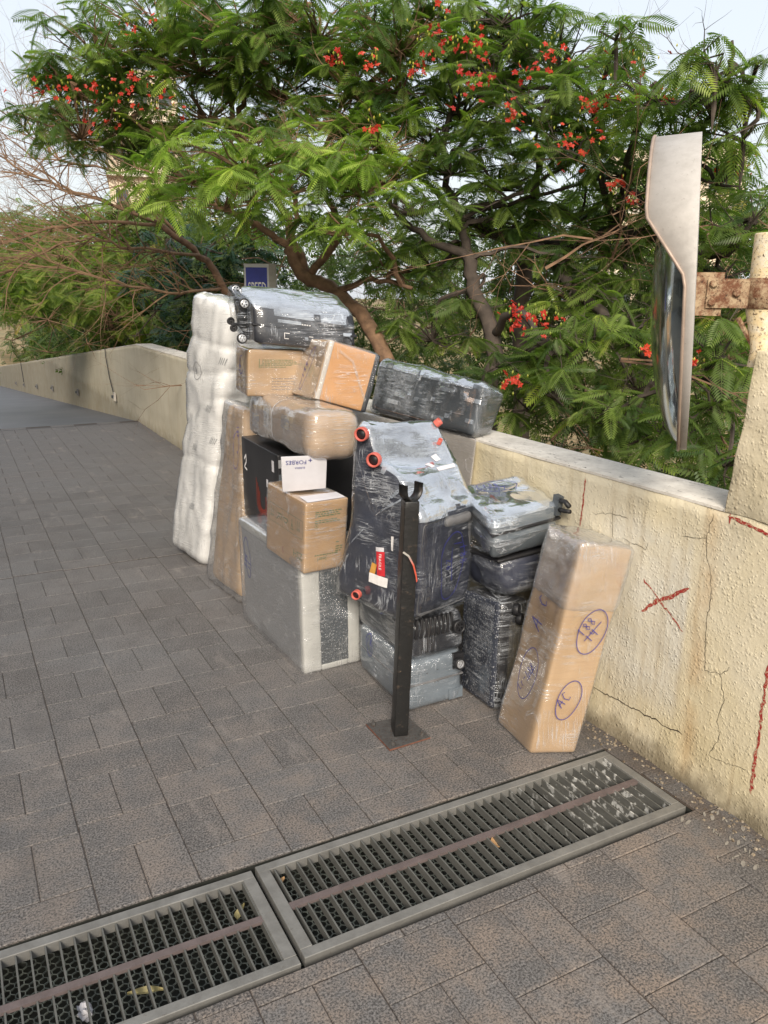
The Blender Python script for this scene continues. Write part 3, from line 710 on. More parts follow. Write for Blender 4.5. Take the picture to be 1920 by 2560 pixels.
# ================================================================= MIRROR
mc = Vector((1.978, 1.75, 1.595)); n_m = Vector((-.665, .745, -.055)).normalized(); RM = .45
mir = empty('traffic_mirror', mc, 'round convex traffic mirror in a hooded steel housing, seen edge on above the wall', 'mirror')
uu = Vector((0, 0, 1)); uu = (uu - n_m * uu.dot(n_m)).normalized(); vv = n_m.cross(uu)
def hd(h):
    z = h
    if z > .205: return .124
    if z < .05: return .024
    return .024 + .100 * (z - .05) / .155
hood = MB(); edge = []; seg = 96; inner = RM - .004
for k in range(seg):
    a_ = 2 * math.pi * k / seg; hgt = math.sin(a_) * RM; d = hd(hgt); rd = uu * math.sin(a_) + vv * math.cos(a_)
    hood.v += [tuple(mc + rd * RM), tuple(mc + rd * RM + n_m * d), tuple(mc + rd * inner + n_m * d), tuple(mc + rd * inner)]
    edge.append(mc + rd * (RM + .001) + n_m * d)
for k in range(seg):
    for q in range(3): a0, b0 = 4 * k + q, 4 * ((k + 1) % seg) + q; hood.f.append((a0, b0, b0 + 1, a0 + 1))
hood.build('hood', M_HOOD, mir, True)
b = MB(); b.lathe([(0, -.004), (RM * .6, -.003), (RM - .004, 0)], mc, n_m, 48); b.build('back_plate', M_HOOD, mir, True)
b = MB(); b.tube(edge + [edge[0]], .0048, 6, False); b.build('edge_trim', M_RIM, mir, True)
b = MB(); prof = [(RM - .012, .008)]
for k in range(1, 13):
    r_ = (RM - .012) * math.cos(k / 12 * math.pi / 2); prof.append((max(r_, .0005), .008 + .112 * math.sin(k / 12 * math.pi / 2)))
b.lathe(prof, mc, n_m, 64); b.build('convex_mirror', M_MIRR, mir, True)
b = MB(); b.lathe([(RM - .006, .004), (RM - .006, .014), (RM - .016, .015), (RM - .016, .004)], mc, n_m, 64); b.build('rim', M_RIM, mir, True)
# bracket and pipe
pc = mc - n_m * .197; pc.z = 0
br = empty('mirror_bracket', (pc.x, pc.y, 1.6), 'rusted bolted plate bracket clamped round the pipe behind the mirror', 'bracket')
bd = Vector((-n_m.x, -n_m.y, 0)).normalized(); bs = Vector((0, 0, 1)); bt = bd.cross(bs)
def plate(a0, a1, z0, z1, th, s0=0.):
    o_ = Vector((mc.x, mc.y, 0)); H = []
    for z in (z0, z1):
        for t_ in (s0, s0 + th):
            for a_ in (a0, a1): H.append(o_ + bd * a_ + bt * t_ + Vector((0, 0, z)))
    return H
M0 = MB(); M0.hexa(plate(.0, .078, 1.545, 1.668, .006, .012)); M0.build('back_bracket', M_RUST, br)
M0 = MB(); M0.hexa(plate(.034, .165, 1.568, 1.650, .007, .020)); M0.build('arm_plate', M_RUST, br)
for a_, z in ((.050, 1.636), (.050, 1.584), (.115, 1.610)):
    p = Vector((mc.x, mc.y, z)) + bd * a_ + bt * .026; M0 = MB(); M0.lathe([(.0, .012), (.009, .012), (.012, .008), (.012, 0)], p, bt, 6); M0.build('bolt', M_RUST, br)
M0 = MB(); M0.lathe([(.0535, 1.566), (.057, 1.568), (.057, 1.650), (.0535, 1.652)], pc, (0, 0, 1), 24); M0.build('clamp_band', M_RUST, br, True)
M0 = MB(); M0.tube([Vector((pc.x, pc.y, 1.54)) - bd * .07 + bt * .01, Vector((pc.x, pc.y, 1.46)) - bd * .02, Vector((pc.x, pc.y, 1.42))], .008, 6); M0.build('brace', M_RUST, br)
pp_ = empty('mirror_pipe', (pc.x, pc.y, 1.45), 'stubby white rusted pipe standing on the pillar top', 'pipe')
M0 = MB(); M0.lathe([(.0, 1.775), (.050, 1.775), (.052, 1.77), (.052, 1.56), (.026, 1.45), (.03, 1.40)], pc, (0, 0, 1), 28); M0.build('tube', M_PIPE, pp_, True)
M0 = MB(); M0.lathe([(.0, 1.83), (.008, 1.83), (.008, 1.77)], pc, (0, 0, 1), 10); M0.build('top_spike', M_RUST, pp_)
# ================================================================= SPEED SIGN
sg = empty('road_sign', (2.16, 6.12, .97), 'blue and white SPEED sign peeking over the pile, mostly hidden', 'sign')
uF = Vector((.28, -.96, 0)).normalized()
s0 = Vector((2.16, 6.42, 0)); sx_ = Vector((.9, -.436, 0)).normalized(); sn = Vector((-.436, -.9, 0)).normalized(); sc_w = .27
def sgn(a, b, c): return s0 + sx_ * a + Vector((0, 0, c)) - sn * b
def sgbox(a0, a1, b0, b1, z0, z1): return [sgn(a_, b_, z) for z in (z0, z1) for b_ in (b0, b1) for a_ in (a0, a1)]
M_SGREY = plain('sign_frame_grey', (.32, .30, .28), .6); M_SBLUE = plain('sign_blue', (.02, .035, .30), .35)
M0 = MB(); M0.hexa(sgbox(0, .25, 0, .09, 1.2, 1.82)); M0.build('sign_case', M_SGREY, sg)
M0 = MB(); M0.hexa(sgbox(.003, .198, -.004, -.0005, 1.203, 1.817)); M0.build('white_face', M_WHITE, sg)
M0 = MB(); M0.hexa(sgbox(.016, .184, -.0065, -.0045, 1.22, 1.79)); M0.build('blue_panel', M_SBLUE, sg)
for a_ in (.05, .17): M0 = MB(); M0.hexa(sgbox(a_, a_ + .03, .03, .06, .95, 1.2)); M0.build('post', M_SGREY, sg)
class SF:
    wd = ht = 1.
    def P(s, u, v, off=0): return sgn(.030 + (u - .042) * .36, -.0085, v)
printed(SF(), 'SPEED', .042, 1.575, .150, M_WINK, sg, 'lettering')

# ================================================================= POST
bp = empty('barrier_rest_post', (1.337, 2.352, 0), 'black square steel post with a U-shaped cradle bolted to the pavers', 'post')
M0 = MB(); P4 = [(1.254, 2.463), (1.249, 2.264), (1.421, 2.270), (1.423, 2.43)]; P4 = [(1.249, 2.264), (1.421, 2.270), (1.254, 2.463), (1.423, 2.445)]
M0.hexa([(x, y, .0) for x, y in P4] + [(x, y, .009) for x, y in P4]); M0.build('base_plate', M_PLATE, bp)
M0 = MB(); M0.tube([(P4[2][0], P4[2][1], .004), (P4[0][0], P4[0][1], .004), (P4[1][0], P4[1][1], .004), (P4[3][0], P4[3][1], .004)], .0032, 5); M0.build('rusted_edge', M_REDGE, bp)
for x, y in ((1.272, 2.285), (1.272, 2.44), (1.40, 2.425), (1.398, 2.292)):
    M0 = MB(); M0.lathe([(0, .022), (.008, .022), (.010, .018), (.010, .009)], (x, y, 0), (0, 0, 1), 6); M0.lathe([(0, .03), (.004, .03), (.004, .02)], (x, y, 0), (0, 0, 1), 8); M0.build('bolt', M_PLATE, bp)
top = Vector((1.371, 2.360, 0.905)); bot = Vector((1.337, 2.352, .009)); hw = .0265
ang = -.30; a1 = Vector((math.cos(ang), math.sin(ang), 0)); a2 = Vector((-math.sin(ang), math.cos(ang), 0)); PH = []
for c in (bot, top):
    for j in (-1, 1):
        for i in (-1, 1): PH.append(c + a1 * hw * i + a2 * hw * 1.25 * j)
V, Fq = soft(PH, .004, .03, .0016, 25, 2); mesh('column', V, Fq, M_POST, bp, True)
M0 = MB(); cc = top + Vector((.002, 0, .036)); axd = Vector((.25, -.97, .0)).normalized(); up_ = Vector((0, 0, 1)); sd2 = axd.cross(up_); n = 18; Rr = .034
for k in range(n + 1):
    a_ = math.pi * (1.04 + .98 * k / n) if False else math.pi * 1.0 + math.pi * 1.0 * k / n
    rd = sd2 * math.cos(a_) + up_ * math.sin(a_)
    if k in (0, n): pass
    for ro, ax_ in ((Rr, -.019), (Rr, .019), (Rr + .0065, .019), (Rr + .0065, -.019)): M0.v.append(tuple(cc + rd * ro + axd * ax_ + up_ * (.022 if k in (0, n) else 0)))
for k in range(n):
    for q in range(4): M0.f.append((4 * k + q, 4 * k + (q + 1) % 4, 4 * (k + 1) + (q + 1) % 4, 4 * (k + 1) + q))
M0.f += [(0, 1, 2, 3), (4 * n, 4 * n + 3, 4 * n + 2, 4 * n + 1)]
M0.build('cradle', M_POST, bp, True)
STRIP = [(1.311, 2.3, 0.736), (1.334, 2.3, 0.718), (1.354, 2.3, 0.681), (1.365, 2.3, 0.642), (1.369, 2.3, 0.618)]
M0 = MB()
for i, p in enumerate(STRIP):
    p = Vector(p); M0.v += [tuple(p + Vector((-.003, -.001, 0))), tuple(p + Vector((.003, .001, .004)))]
M0.f = [(2 * i, 2 * i + 1, 2 * i + 3, 2 * i + 2) for i in range(len(STRIP) - 1)]
tkk = NT('peeling_tape'); sxx = tkk.n('ShaderNodeSeparateXYZ'); tkk.l(tkk.pos(), sxx.inputs[0]); M_TAPE = tkk.done(tkk.bsdf(tkk.mix(tkk.mr(sxx.outputs[2], STRIP[2][2], STRIP[1][2]), (.55, .09, .05), (.35, .33, .30)), .7))
M0.build('peeling_tape', M_TAPE, bp)

# ================================================================= WRAPPED GOODS
H = dict(
 bubble=[(1.212,2.972,0),(1.479,2.98,.003),(1.191,3.695,0),(1.458,3.703,.003),(1.204,2.972,.522),(1.471,2.98,.527),(1.182,3.695,.522),(1.449,3.703,.527)],
 ac=[(1.689,2.017,.001),(1.838,1.945,.001),(1.715,2.252,.003),(1.90,2.20,.001),(1.831,1.983,.785),(2.035,1.948,.744),(1.872,2.215,.788),(2.05,2.179,.747)],
 tall=[(1.215,3.87,0),(1.40,3.90,0),(1.173,4.351,.006),(1.36,4.364,0),(1.35,4.10,1.012),(1.54,4.11,.969),(1.33,4.36,1.024),(1.52,4.37,.981)],
 mat=[(1.214,4.566,0),(1.45,4.65,0),(1.096,4.91,.05),(1.332,4.993,.03),(1.388,4.337,1.539),(1.624,4.421,1.524),(1.271,4.681,1.603),(1.506,4.764,1.589)],
 carton=[(1.201,2.937,.472),(1.401,2.963,.469),(1.158,3.272,.495),(1.359,3.298,.492),(1.208,2.917,.778),(1.409,2.942,.775),(1.166,3.252,.801),(1.366,3.277,.798)],
 black=[(1.31,3.497,.443),(1.742,3.5,.448),(1.306,4.013,.454),(1.738,4.017,.459),(1.305,3.488,.866),(1.737,3.491,.871),(1.301,4.004,.877),(1.733,4.008,.882)],
 bundle=[(1.249,2.985,.935),(1.481,2.97,.924),(1.312,3.936,.902),(1.544,3.92,.891),(1.259,2.992,1.141),(1.492,2.976,1.131),(1.322,3.942,1.108),(1.554,3.926,1.097)],
 box7=[(1.257,3.746,1.114),(1.559,3.736,1.104),(1.264,3.947,1.127),(1.566,3.938,1.117),(1.264,3.731,1.337),(1.566,3.721,1.326),(1.271,3.932,1.35),(1.573,3.923,1.34)],
 box8=[(1.457,3.392,1.134),(1.701,3.371,1.059),(1.485,3.779,1.119),(1.729,3.759,1.044),(1.537,3.396,1.394),(1.782,3.375,1.319),(1.566,3.783,1.38),(1.81,3.763,1.304)],
 pale=[(1.968,2.99,0),(2.03,3.01,0),(1.93,4.3,0),(2.03,4.3,0),(2.032,2.925,.975),(2.05,2.95,.972),(2.0,4.25,.953),(2.05,4.25,.95)],
 case16=[(1.751,2.325,0),(1.914,2.336,0),(1.752,2.56,0),(1.902,2.571,0),(1.778,2.35,.455),(1.941,2.363,.435),(1.772,2.591,.43),(1.928,2.598,.421)],
 low13=[(1.435,2.47,0),(1.705,2.481,0),(1.455,2.93,0),(1.712,2.937,0),(1.473,2.50,.375),(1.715,2.51,.372),(1.465,2.96,.372),(1.719,2.958,.37)],
 bag15=[(1.786,2.337,.467),(2.03,2.32,.49),(1.82,2.666,.43),(2.04,2.64,.455),(1.759,2.365,.635),(2.04,2.345,.665),(1.79,2.70,.60),(2.045,2.673,.64)],
 topcase=[(1.261,3.7,1.361),(1.773,3.6,1.306),(1.28,3.91,1.42),(1.80,3.82,1.37),(1.265,3.72,1.564),(1.783,3.62,1.493),(1.255,3.93,1.645),(1.778,3.84,1.609)],
 dark=[(2.01,2.927,.985),(2.187,3.02,.980),(1.991,3.9,.985),(2.168,3.993,.98),(2.071,2.93,1.225),(2.259,3.02,1.157),(2.047,3.87,1.272),(2.234,3.96,1.204)],
 case14=[(1.712,2.33,.637),(2.035,2.338,.663),(1.826,2.72,.668),(2.039,2.608,.71),(1.703,2.33,.797),(2.03,2.338,.828),(1.817,2.72,.832),(2.03,2.608,.875)])
def lerpH(h, z0, z1):
    h = [Vector(x) for x in h]; o = []
    for z in (z0, z1): o += [h[i] * (1 - z) + h[i + 4] * z for i in range(4)]
    return o
def body(name, h, mat, parent, r=.012, res=.03, amp=.002, freq=6, seed=1, off=0., fold=0, fdir=(1, 1, 8)):
    V, Fq = soft(h, r, res, amp, freq, seed, off, fold, fdir); return mesh(name, V, Fq, mat, parent, True)
def wrap(h, mat, parent, r=.016, res=.018, amp=.003, seed=1, off=.004, fold=.004, fdir=(1, 1, 7), freq=6):
    V, Fq = soft(h, r, res, amp, freq, seed, off, fold, fdir); o = mesh('stretch_film', V, Fq, mat, parent, True); o.visible_shadow = True
    return o, BVHTree.FromPolygons(V, Fq)
def paint_sky_sheen(o, thr=.35, edge=.5):
    """up-facing film gets a pale blue material that paints in the sky reflection"""
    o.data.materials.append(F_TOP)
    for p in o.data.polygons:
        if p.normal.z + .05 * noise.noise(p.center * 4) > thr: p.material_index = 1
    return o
def bvh(o): return BVHTree.FromPolygons([v.co for v in o.data.vertices], [tuple(p.vertices) for p in o.data.polygons])
def ink(mb, parent, name='handwriting', mat=None): return mb.build(name, mat or M_INK, parent)
def wheel(parent, c, ax, rad, wid, tyre, rim, spokes=5):
    t0 = MB(); prof = [(rad * .72, -wid / 2), (rad * .93, -wid / 2), (rad, -wid * .3), (rad, wid * .3), (rad * .93, wid / 2), (rad * .72, wid / 2), (rad * .70, 0), (rad * .72, -wid / 2)]
    t0.lathe(prof, c, ax, 28); o = t0.build('wheel', tyre, parent, True)
    c = Vector(c); a = Vector(ax).normalized(); u = a.orthogonal().normalized(); v = a.cross(u); r_ = MB()
    r_.lathe([(rad * .74, wid * .38), (rad * .60, wid * .42), (rad * .60, wid * .1)], c, a, 28); r_.lathe([(0, wid * .45), (rad * .2, wid * .42), (rad * .2, 0)], c, a, 12)
    r_.lathe([(0, -wid * .05), (rad * .62, -wid * .05)], c, a, 20) if spokes == 0 else None
    for k in range(spokes):
        t = 2 * math.pi * k / spokes
        for dt in (-.16, .16):
            d = u * math.cos(t + dt) + v * math.sin(t + dt); e = u * -math.sin(t + dt) + v * math.cos(t + dt)
            P = [c + d * (rad * .15) + e * s * rad * .05 + a * w_ for w_ in (0, wid * .4) for s in (-1, 1)] ; Q = [c + d * (rad * .64) + e * s * rad * .06 + a * w_ for w_ in (0, wid * .4) for s in (-1, 1)]
            r_.hexa([P[0], P[1], Q[0], Q[1], P[2], P[3], Q[2], Q[3]])
    q = mesh('rim', r_.v, r_.f, rim); q.parent = o; q.location = (0, 0, 0)
    return o
GR = 'wrapped household goods piled against the wall'
# --- folded mattress
h = H['mat']; t = empty('folded_mattress', h[0], 'tall white folded mattress in crinkled film, leftmost of the pile', 'mattress', GR)
V, Fq = soft(h, .05, .018, .024, 3.0, 11, 0, .006, (4.0, 4.0, 1.6))
# waist creases where cords pull it in
zc = (.62, .92, 1.18, 1.33)
V2 = []
cax = [(Vector(h[0]) + Vector(h[1]) + Vector(h[2]) + Vector(h[3])) / 4, (Vector(h[4]) + Vector(h[5]) + Vector(h[6]) + Vector(h[7])) / 4]
for v in V:
    s_ = (v.z - .03) / 1.56; c0 = cax[0].lerp(cax[1], s_); d = v - c0; d.z = 0
    k = 1.0
    for q, z in enumerate(zc):
        zz = z + .10 * math.sin(v.y * 7 + q * 2) * (1 if q == 1 else .35); k -= .045 * math.exp(-((v.z - zz) / .012) ** 2) + .03 * math.exp(-((v.z - zz) / .05) ** 2)
    k *= 1 + .05 * math.sin(v.z * 5 + 1)
    V2.append(c0 + d * k + Vector((0, 0, v.z - c0.z)))
mat_o = mesh('mattress', V2, Fq, M_SHEET, t, True)
V3 = [Vector(v) + (Vector(v) - cax[0].lerp(cax[1], (v[2] - .03) / 1.56)).normalized() * (.004 + .0022 * noise.noise(Vector((v[0] * 30, v[1] * 30, v[2] * 7)))) for v in V2]
fo = mesh('stretch_film', V3, Fq, F_WHITE, t, True); B = BVHTree.FromPolygons(V3, Fq)
F = Face(h, 'left', B); mb = MB()
for x, y in ((.33, 1.27), (.26, .98), (.31, .80), (.16, .72), (.20, .36)):
    for k in range(4): ribbon(mb, F, [(x + k * .011, y), (x + k * .011 - .012, y - .04)], .0022, .002)
ink(mb, t, 'printed_marks', M_DGREY)
mb = MB(); oval(mb, F, .14, 1.15, .035, .05); scrawl(mb, F, '8', .12, 1.13, .04); ink(mb, t, 'handwriting', M_GREYC)
# --- tall packet in loose plastic
h = H['tall']; t = empty('tall_paper_packet', h[0], 'tall narrow packet, brown paper in loose plastic, beside the white mattress', 'package', GR)
body('paper_body', h, M_CARD2, t, .05, .035, .018, 4, 3, -.012)
o, B = wrap(h, F_TALL, t, .035, .02, .012, 5, .006, .008, (9, 9, 1.2)); mb = MB(); F = Face(h, 'left', B)
scrawl(mb, F, '188', .30, .93, .03, -1.5); scrawl(mb, F, '8', .30, .80, .03, -1.5); oval(mb, F, .30, .80, .10, .035, 1.5); ink(mb, t)
mb = MB()
for k in range(16): ribbon(mb, F, [(.44 - k * .001, .93 - k * .055), (.44 - k * .001, .90 - k * .055)], .002)
ink(mb, t, 'dashed_seam', M_DGREY)
# --- bubble wrapped big box
h = H['bubble']; t = empty('foam_edged_box', h[0], 'big grey bubble-wrapped box with white foam edges on the ground under the printed carton', 'box', GR)
body('panel_body', h, M_BUBG, t, .012, .03, .003, 5, 4)
def sub(hh, u0, u1, v0, v1, w0, w1):
    hh = [Vector(x) for x in hh]; o = []
    for w_ in (w0, w1):
        for v_ in (v0, v1):
            for u_ in (u0, u1):
                p = Vector()
                for c in range(8): p += hh[c] * ((u_ if c & 1 else 1 - u_) * (v_ if c & 2 else 1 - v_) * (w_ if c & 4 else 1 - w_))
                o.append(p)
    return o
body('foam_edge', sub(h, -.02, .30, -.016, .05, -.0, 1.01), M_FOAM, t, .012, .03, .004, 20, 6)
body('foam_edge', sub(h, .78, 1.02, -.016, .05, .0, 1.01), M_FOAM, t, .012, .03, .004, 20, 7)
body('foam_edge', sub(h, .30, .78, -.014, .05, .0, .055), M_FOAM, t, .008, .03, .002, 20, 8)
body('dark_panel', sub(h, .27, .80, -.010, .02, .05, .99), M_BUB, t, .004, .03, .001, 20, 9)
body('foam_edge', sub(h, -.022, .05, .0, 1.01, .93, 1.015), M_FOAM, t, .008, .03, .002, 20, 8)
o, B = wrap(h, F_WHITE, t, .016, .02, .003, 7, .017, .003, (1, 1, 3)); F = Face(h, 'left', B); mb = MB()
oval(mb, F, .12, .36, .035, .10, .1); scrawl(mb, F, '188', .10, .30, .035, 1.3); scrawl(mb, F, '14', .14, .30, .03, 1.3); ink(mb, t)
# --- black printed box
h = H['black']; t = empty('black_box', h[0], 'black box with red arc print and white label, standing on the grey bubble-wrapped box', 'box', GR)
o = body('box_body', h, M_BLACK, t, .006, .06, .001); B = bvh(o); F = Face(h, 'left', B)
mb = MB()
for k, s_ in enumerate((1, .82, .66, .5)):
    P = []
    for q in range(15):
        a_ = math.pi * (1.02 + .96 * q / 14); P.append((.30 + math.cos(a_) * .085 * s_, .13 + math.sin(a_) * .06 * s_))
    P = [(.30 - .085 * s_, .13 + .12 * s_)] + P + [(.30 + .085 * s_, .13 + .05)]
    ribbon(mb, F, P, .006)
ink(mb, t, 'red_arc_print', M_DRED)
patch(F, .44, .33, .47, .385, M_WHITE, t, 'label'); patch(F, .36, .235, .385, .275, M_WHITE, t, 'label')
mb = MB(); ribbon(mb, F, [(.395, .22), (.395, .26)], .006); ink(mb, t, 'white_print', M_WINK)
mb = MB(); ribbon(mb, F, [(.04, .31), (.07, .34), (.07, .30), (.04, .27), (.08, .26)], .010, .0015); ink(mb, t, 'white_print', M_WINK)
for k in range(5):
    mb = MB(); ribbon(mb, F, [(.03, .405 - k * .018), (.05, .402 - k * .018)], .004); ink(mb, t, 'white_print', M_GREYC)
patch(Face(h, 'front', B), -.0 + .004, .36, .03, .40, M_CHROME, t, 'tape_tab'); patch(Face(h, 'front', B), .004, .25, .018, .33, M_DGREY, t, 'tape_tab')
# --- printed carton, upside down
h = H['carton']; t = empty('printed_carton', h[0], 'brown carton with upside-down green print and handling icons, jutting out in front', 'box', GR)
o = body('carton_body', h, M_CARD, t, .007, .03, .003, 7, 5); B = bvh(o)
F = Face(h, 'left', B); mb = MB()
y0 = .15
ribbon(mb, F, [(.03, y0), (.32, y0 - .005), (.32, y0 + .075), (.03, y0 + .08), (.03, y0)], .0016)
for k in range(1, 5): ribbon(mb, F, [(.03 + k * .058, y0), (.03 + k * .058, y0 + .078)], .0014)
for k in (0, 4):
    bx = .045 + k * .058
    for q in (0, .016): ribbon(mb, F, [(bx + q, y0 + .065), (bx + q, y0 + .022)], .003); ribbon(mb, F, [(bx + q - .006, y0 + .03), (bx + q, y0 + .02), (bx + q + .006, y0 + .03)], .002)
ribbon(mb, F, [(.095, y0 + .02), (.115, y0 + .04), (.135, y0 + .025), (.14, y0 + .05), (.10, y0 + .05)], .004)
P = [(.175 + .02 * math.cos(a_ * math.pi / 8), y0 + .045 - .02 * math.sin(a_ * math.pi / 8)) for a_ in range(9)]; ribbon(mb, F, P + [P[0]], .004)
ribbon(mb, F, [(.232, y0 + .06), (.232, y0 + .04), (.222, y0 + .015), (.245, y0 + .015), (.232, y0 + .04)], .004)
ink(mb, t, 'handling_icons', M_GRN)
printed(F, 'HSZ', .245, .052, .042, M_GRN, t); mb = MB(); scrawl(mb, F, 'G', .15, .03, .03, .1); ink(mb, t, 'handwriting', M_DRED)
F2 = Face(h, 'front', B)
def fake_lines(F, x0, y0, x1, rows, dy, parent, mat, wid=.0035, seed=1):
    rr = random.Random(seed); mb = MB()
    for k in range(rows):
        x = x0; y = y0 - k * dy
        while x < x1 - rr.random() * .05:
            L = rr.uniform(.006, .018); ribbon(mb, F, [(x, y), (min(x + L, x1), y)], wid, .0012, .02); x += L + .004
    mb.build('small_print', mat, parent)
fake_lines(F2, .045, .262, .19, 3, .009, t, M_GRN, .0045, 2); fake_lines(F2, .045, .225, .18, 2, .009, t, M_GRN, .0045, 3); fake_lines(F2, .05, .072, .185, 1, .009, t, M_GRN, .0045, 4); fake_lines(F2, .15, .12, .19, 6, .010, t, M_GRN, .0045, 5)
mb = MB(); ribbon(mb, F2, [(.045, .195), (.06, .195), (.06, .210), (.045, .210), (.045, .195)], .0018); ribbon(mb, F2, [(.051, .2025), (.0545, .2025)], .005); ink(mb, t, 'green_dot_mark', M_GRN)
printed(F2, 'Jeeri', .108, .062, .026, M_GRN, t, ang=math.pi)
o, B2 = wrap(h, F_CLEAR, t, .012, .02, .002, 9, .004, .003)
F3 = Face(h, 'top', B2); patch(F3, .01, .004, .19, .075, M_WHITE, t, 'paper_strip', .0015); mb = MB(); oval(mb, F3, .12, .21, .055, .035, .5); scrawl(mb, F3, '188', .10, .19, .03, .5); scrawl(mb, F3, 'RL', .16, .20, .03, .5); ink(mb, t)
# flattened white printed sheet standing behind the carton
t = empty('cardboard_sheet', (1.14, 2.98, .80), 'white printed sheet standing upside down on the carton under the beige bundle', 'sheet')
hh = [(1.165, 3.06, .80), (1.352, 3.04, .80), (1.165, 3.066, .80), (1.352, 3.046, .80), (1.150, 3.03, .955), (1.345, 3.01, .950), (1.150, 3.036, .955), (1.345, 3.016, .950)]
body('sheet', hh, M_WHITE, t, .002, .04, .002); F = Face(hh, 'front'); printed(F, 'FORBES', .105, .138, .026, M_INK, t, 'printed_text', math.pi, -.002)
printed(F, 'EUREKA', .098, .108, .012, M_INK, t, 'printed_text', math.pi, -.002)
mb = MB()
ribbon(mb, F, [(.112, .137), (.128, .137)], .003, -.001); ribbon(mb, F, [(.120, .129), (.120, .145)], .003, -.001); ink(mb, t, 'logo_star', M_INK)
# --- beige bundle
h = H['bundle']; t = empty('beige_bundle', h[0], 'long rounded beige bundle tied with white string, lying over the black box', 'bundle', GR)
V, Fq = soft(h, .055, .025, .010, 5, 8); body_o = mesh('bundle_body', V, Fq, M_CARD2, t, True)
V, Fq = soft(h, .058, .018, .010, 5, 8, .005, .005, (6, .8, 2)); fo = mesh('stretch_film', V, Fq, F_MILK, t, True); B = BVHTree.FromPolygons(V, Fq)
F = Face(h, 'left', B); mb = MB(); ribbon(mb, F, [(.47, .0), (.475, .11), (.465, .205)], .006, .003, .02); F3 = Face(h, 'top', B); ribbon(mb, F3, [(.0, .48), (.12, .50), (.23, .485)], .006, .003); ink(mb, t, 'string', M_WHITE)
mb = MB(); oval(mb, F3, .14, .55, .05, .09); ink(mb, t, 'handwriting', M_GREYC)
for x0, x1, y0_, y1_ in ((.60, .72, .10, .16), (.30, .40, .07, .17), (.10, .22, .05, .12)): patch(F, x0, y0_, x1, y1_, F_MILK, t, 'tape_patch', .002)
# --- middle box with green print
h = H['box7']; t = empty('green_print_box', h[0], 'brown carton with fine upside-down green print under the black wheeled suitcase', 'box', GR)
o = body('carton_body', h, M_CARD2, t, .008, .03, .002, 7, 6); B = bvh(o); F = Face(h, 'front', B)
fake_lines(F, .07, .175, .27, 3, .009, t, M_GRN, .0035, 7); fake_lines(F, .06, .150, .24, 2, .009, t, M_GRN, .0035, 8); fake_lines(F, .12, .085, .28, 5, .013, t, M_GREYC, .003, 9)
mb = MB(); ribbon(mb, F, [(.055, .18), (.055, .135)], .003); ink(mb, t, 'small_print', M_GRN)
o, B = wrap(h, F_CLEAR, t, .014, .02, .002, 12, .004, .003, (1, 1, 2)); F = Face(h, 'left', B); mb = MB(); oval(mb, F, .11, .14, .045, .03, 1.4); scrawl(mb, F, '18', .10, .10, .03, 1.4); ink(mb, t)
# --- tilted ply-coloured box
h = H['box8']; t = empty('tilted_box', h[0], 'tilted orange-brown box with grey taped side, resting beside the wheeled suitcase', 'box', GR)
o = body('box_body', h, M_CARD3, t, .008, .03, .002, 7, 13)
body('grey_edge_tape', sub(h, .0, .09, -.010, .1, .0, 1.0), M_PALEB, t, .004, .03); body('grey_edge_tape', sub(h, .92, 1.01, -.010, 1, .0, 1.0), M_DSUIT, t, .004, .03)
body('dull_side', sub(h, -.012, .03, .02, 1.0, .0, 1.0), M_CARD4, t, .004, .04)
o, B = wrap(h, F_CLEAR, t, .016, .018, .003, 14, .007, .004, (2, 2, 2)); F = Face(h, 'left', B); mb = MB(); oval(mb, F, .2, .13, .035, .11, -.3); scrawl(mb, F, '188', .18, .08, .04, 1.25); ink(mb, t, 'handwriting')
F = Face(h, 'front', B); mb = MB(); ribbon(mb, F, [(.05, .24), (.13, .21), (.19, .12), (.24, .05)], .012, .002); ink(mb, t, 'twisted_film_rope', F_MILK)
# --- suitcase with wheels lying on top
h = H['topcase']; t = empty('wheeled_suitcase', h[0], 'black suitcase lying on its side on top of the pile, wheels to the left', 'suitcase', GR)
hc = sub(h, .035, 1.0, 0, 1, 0, 1)
V, Fq = soft(hc, .05, .03, .003, 5, 15)
body('shell', lerpH(hc, 0, .97), M_DSUIT, t, .04, .03, .003, 5, 15); body('zip_band', sub(hc, -.004, 1.004, -.012, 1.0, .46, .50), M_RUB, t, .006, .03)
b = MB(); b.hexa(sub(h, -.005, .05, .05, .95, .1, .9)); b.build('wheel_base', M_RUB, t)
M_SILV = M_CHROME
axw = (Vector(h[1]) - Vector(h[0])).normalized(); nf = Vector((-.15, -.98, .1)).normalized()
for c, r_ in (((1.238, 3.69, 1.548), .0245), ((1.222, 3.69, 1.392), .0245), ((1.268, 3.90, 1.612), .025)): wheel(t, c, nf, r_, .022, M_RUB, M_SILV)
for c in ((1.215, 3.83, 1.466), (1.222, 3.81, 1.434)): wheel(t, c, nf, .018, .024, M_RUB, M_RUB, 0)
b = MB(); b.tube([(1.22, 3.81, 1.452), (1.28, 3.79, 1.448)], .008, 6); b.build('wheel_axle', M_RUB, t)
hf = [Vector(x) for x in h]
V, Fq = soft(hc, .055, .016, .004, 5, 16, .006, .005, (.8, 2, 9)); fo = mesh('stretch_film', V, Fq, F_HEAVY, t, True); B = BVHTree.FromPolygons(V, Fq)
body('film_skirt', sub(h, -.055, .05, .02, .98, .06, 1.0), F_DARK, t, .03, .018, .008, 12, 17, 0, .006)
F = Face(hc, 'front', B)
b = MB()
for k in range(7):
    x = .20 + .012 * k; ribbon(b, F, [(x, .118), (x + .006, .118)], .006, -.004)
ink(b, t, 'small_white_print', M_WINK)
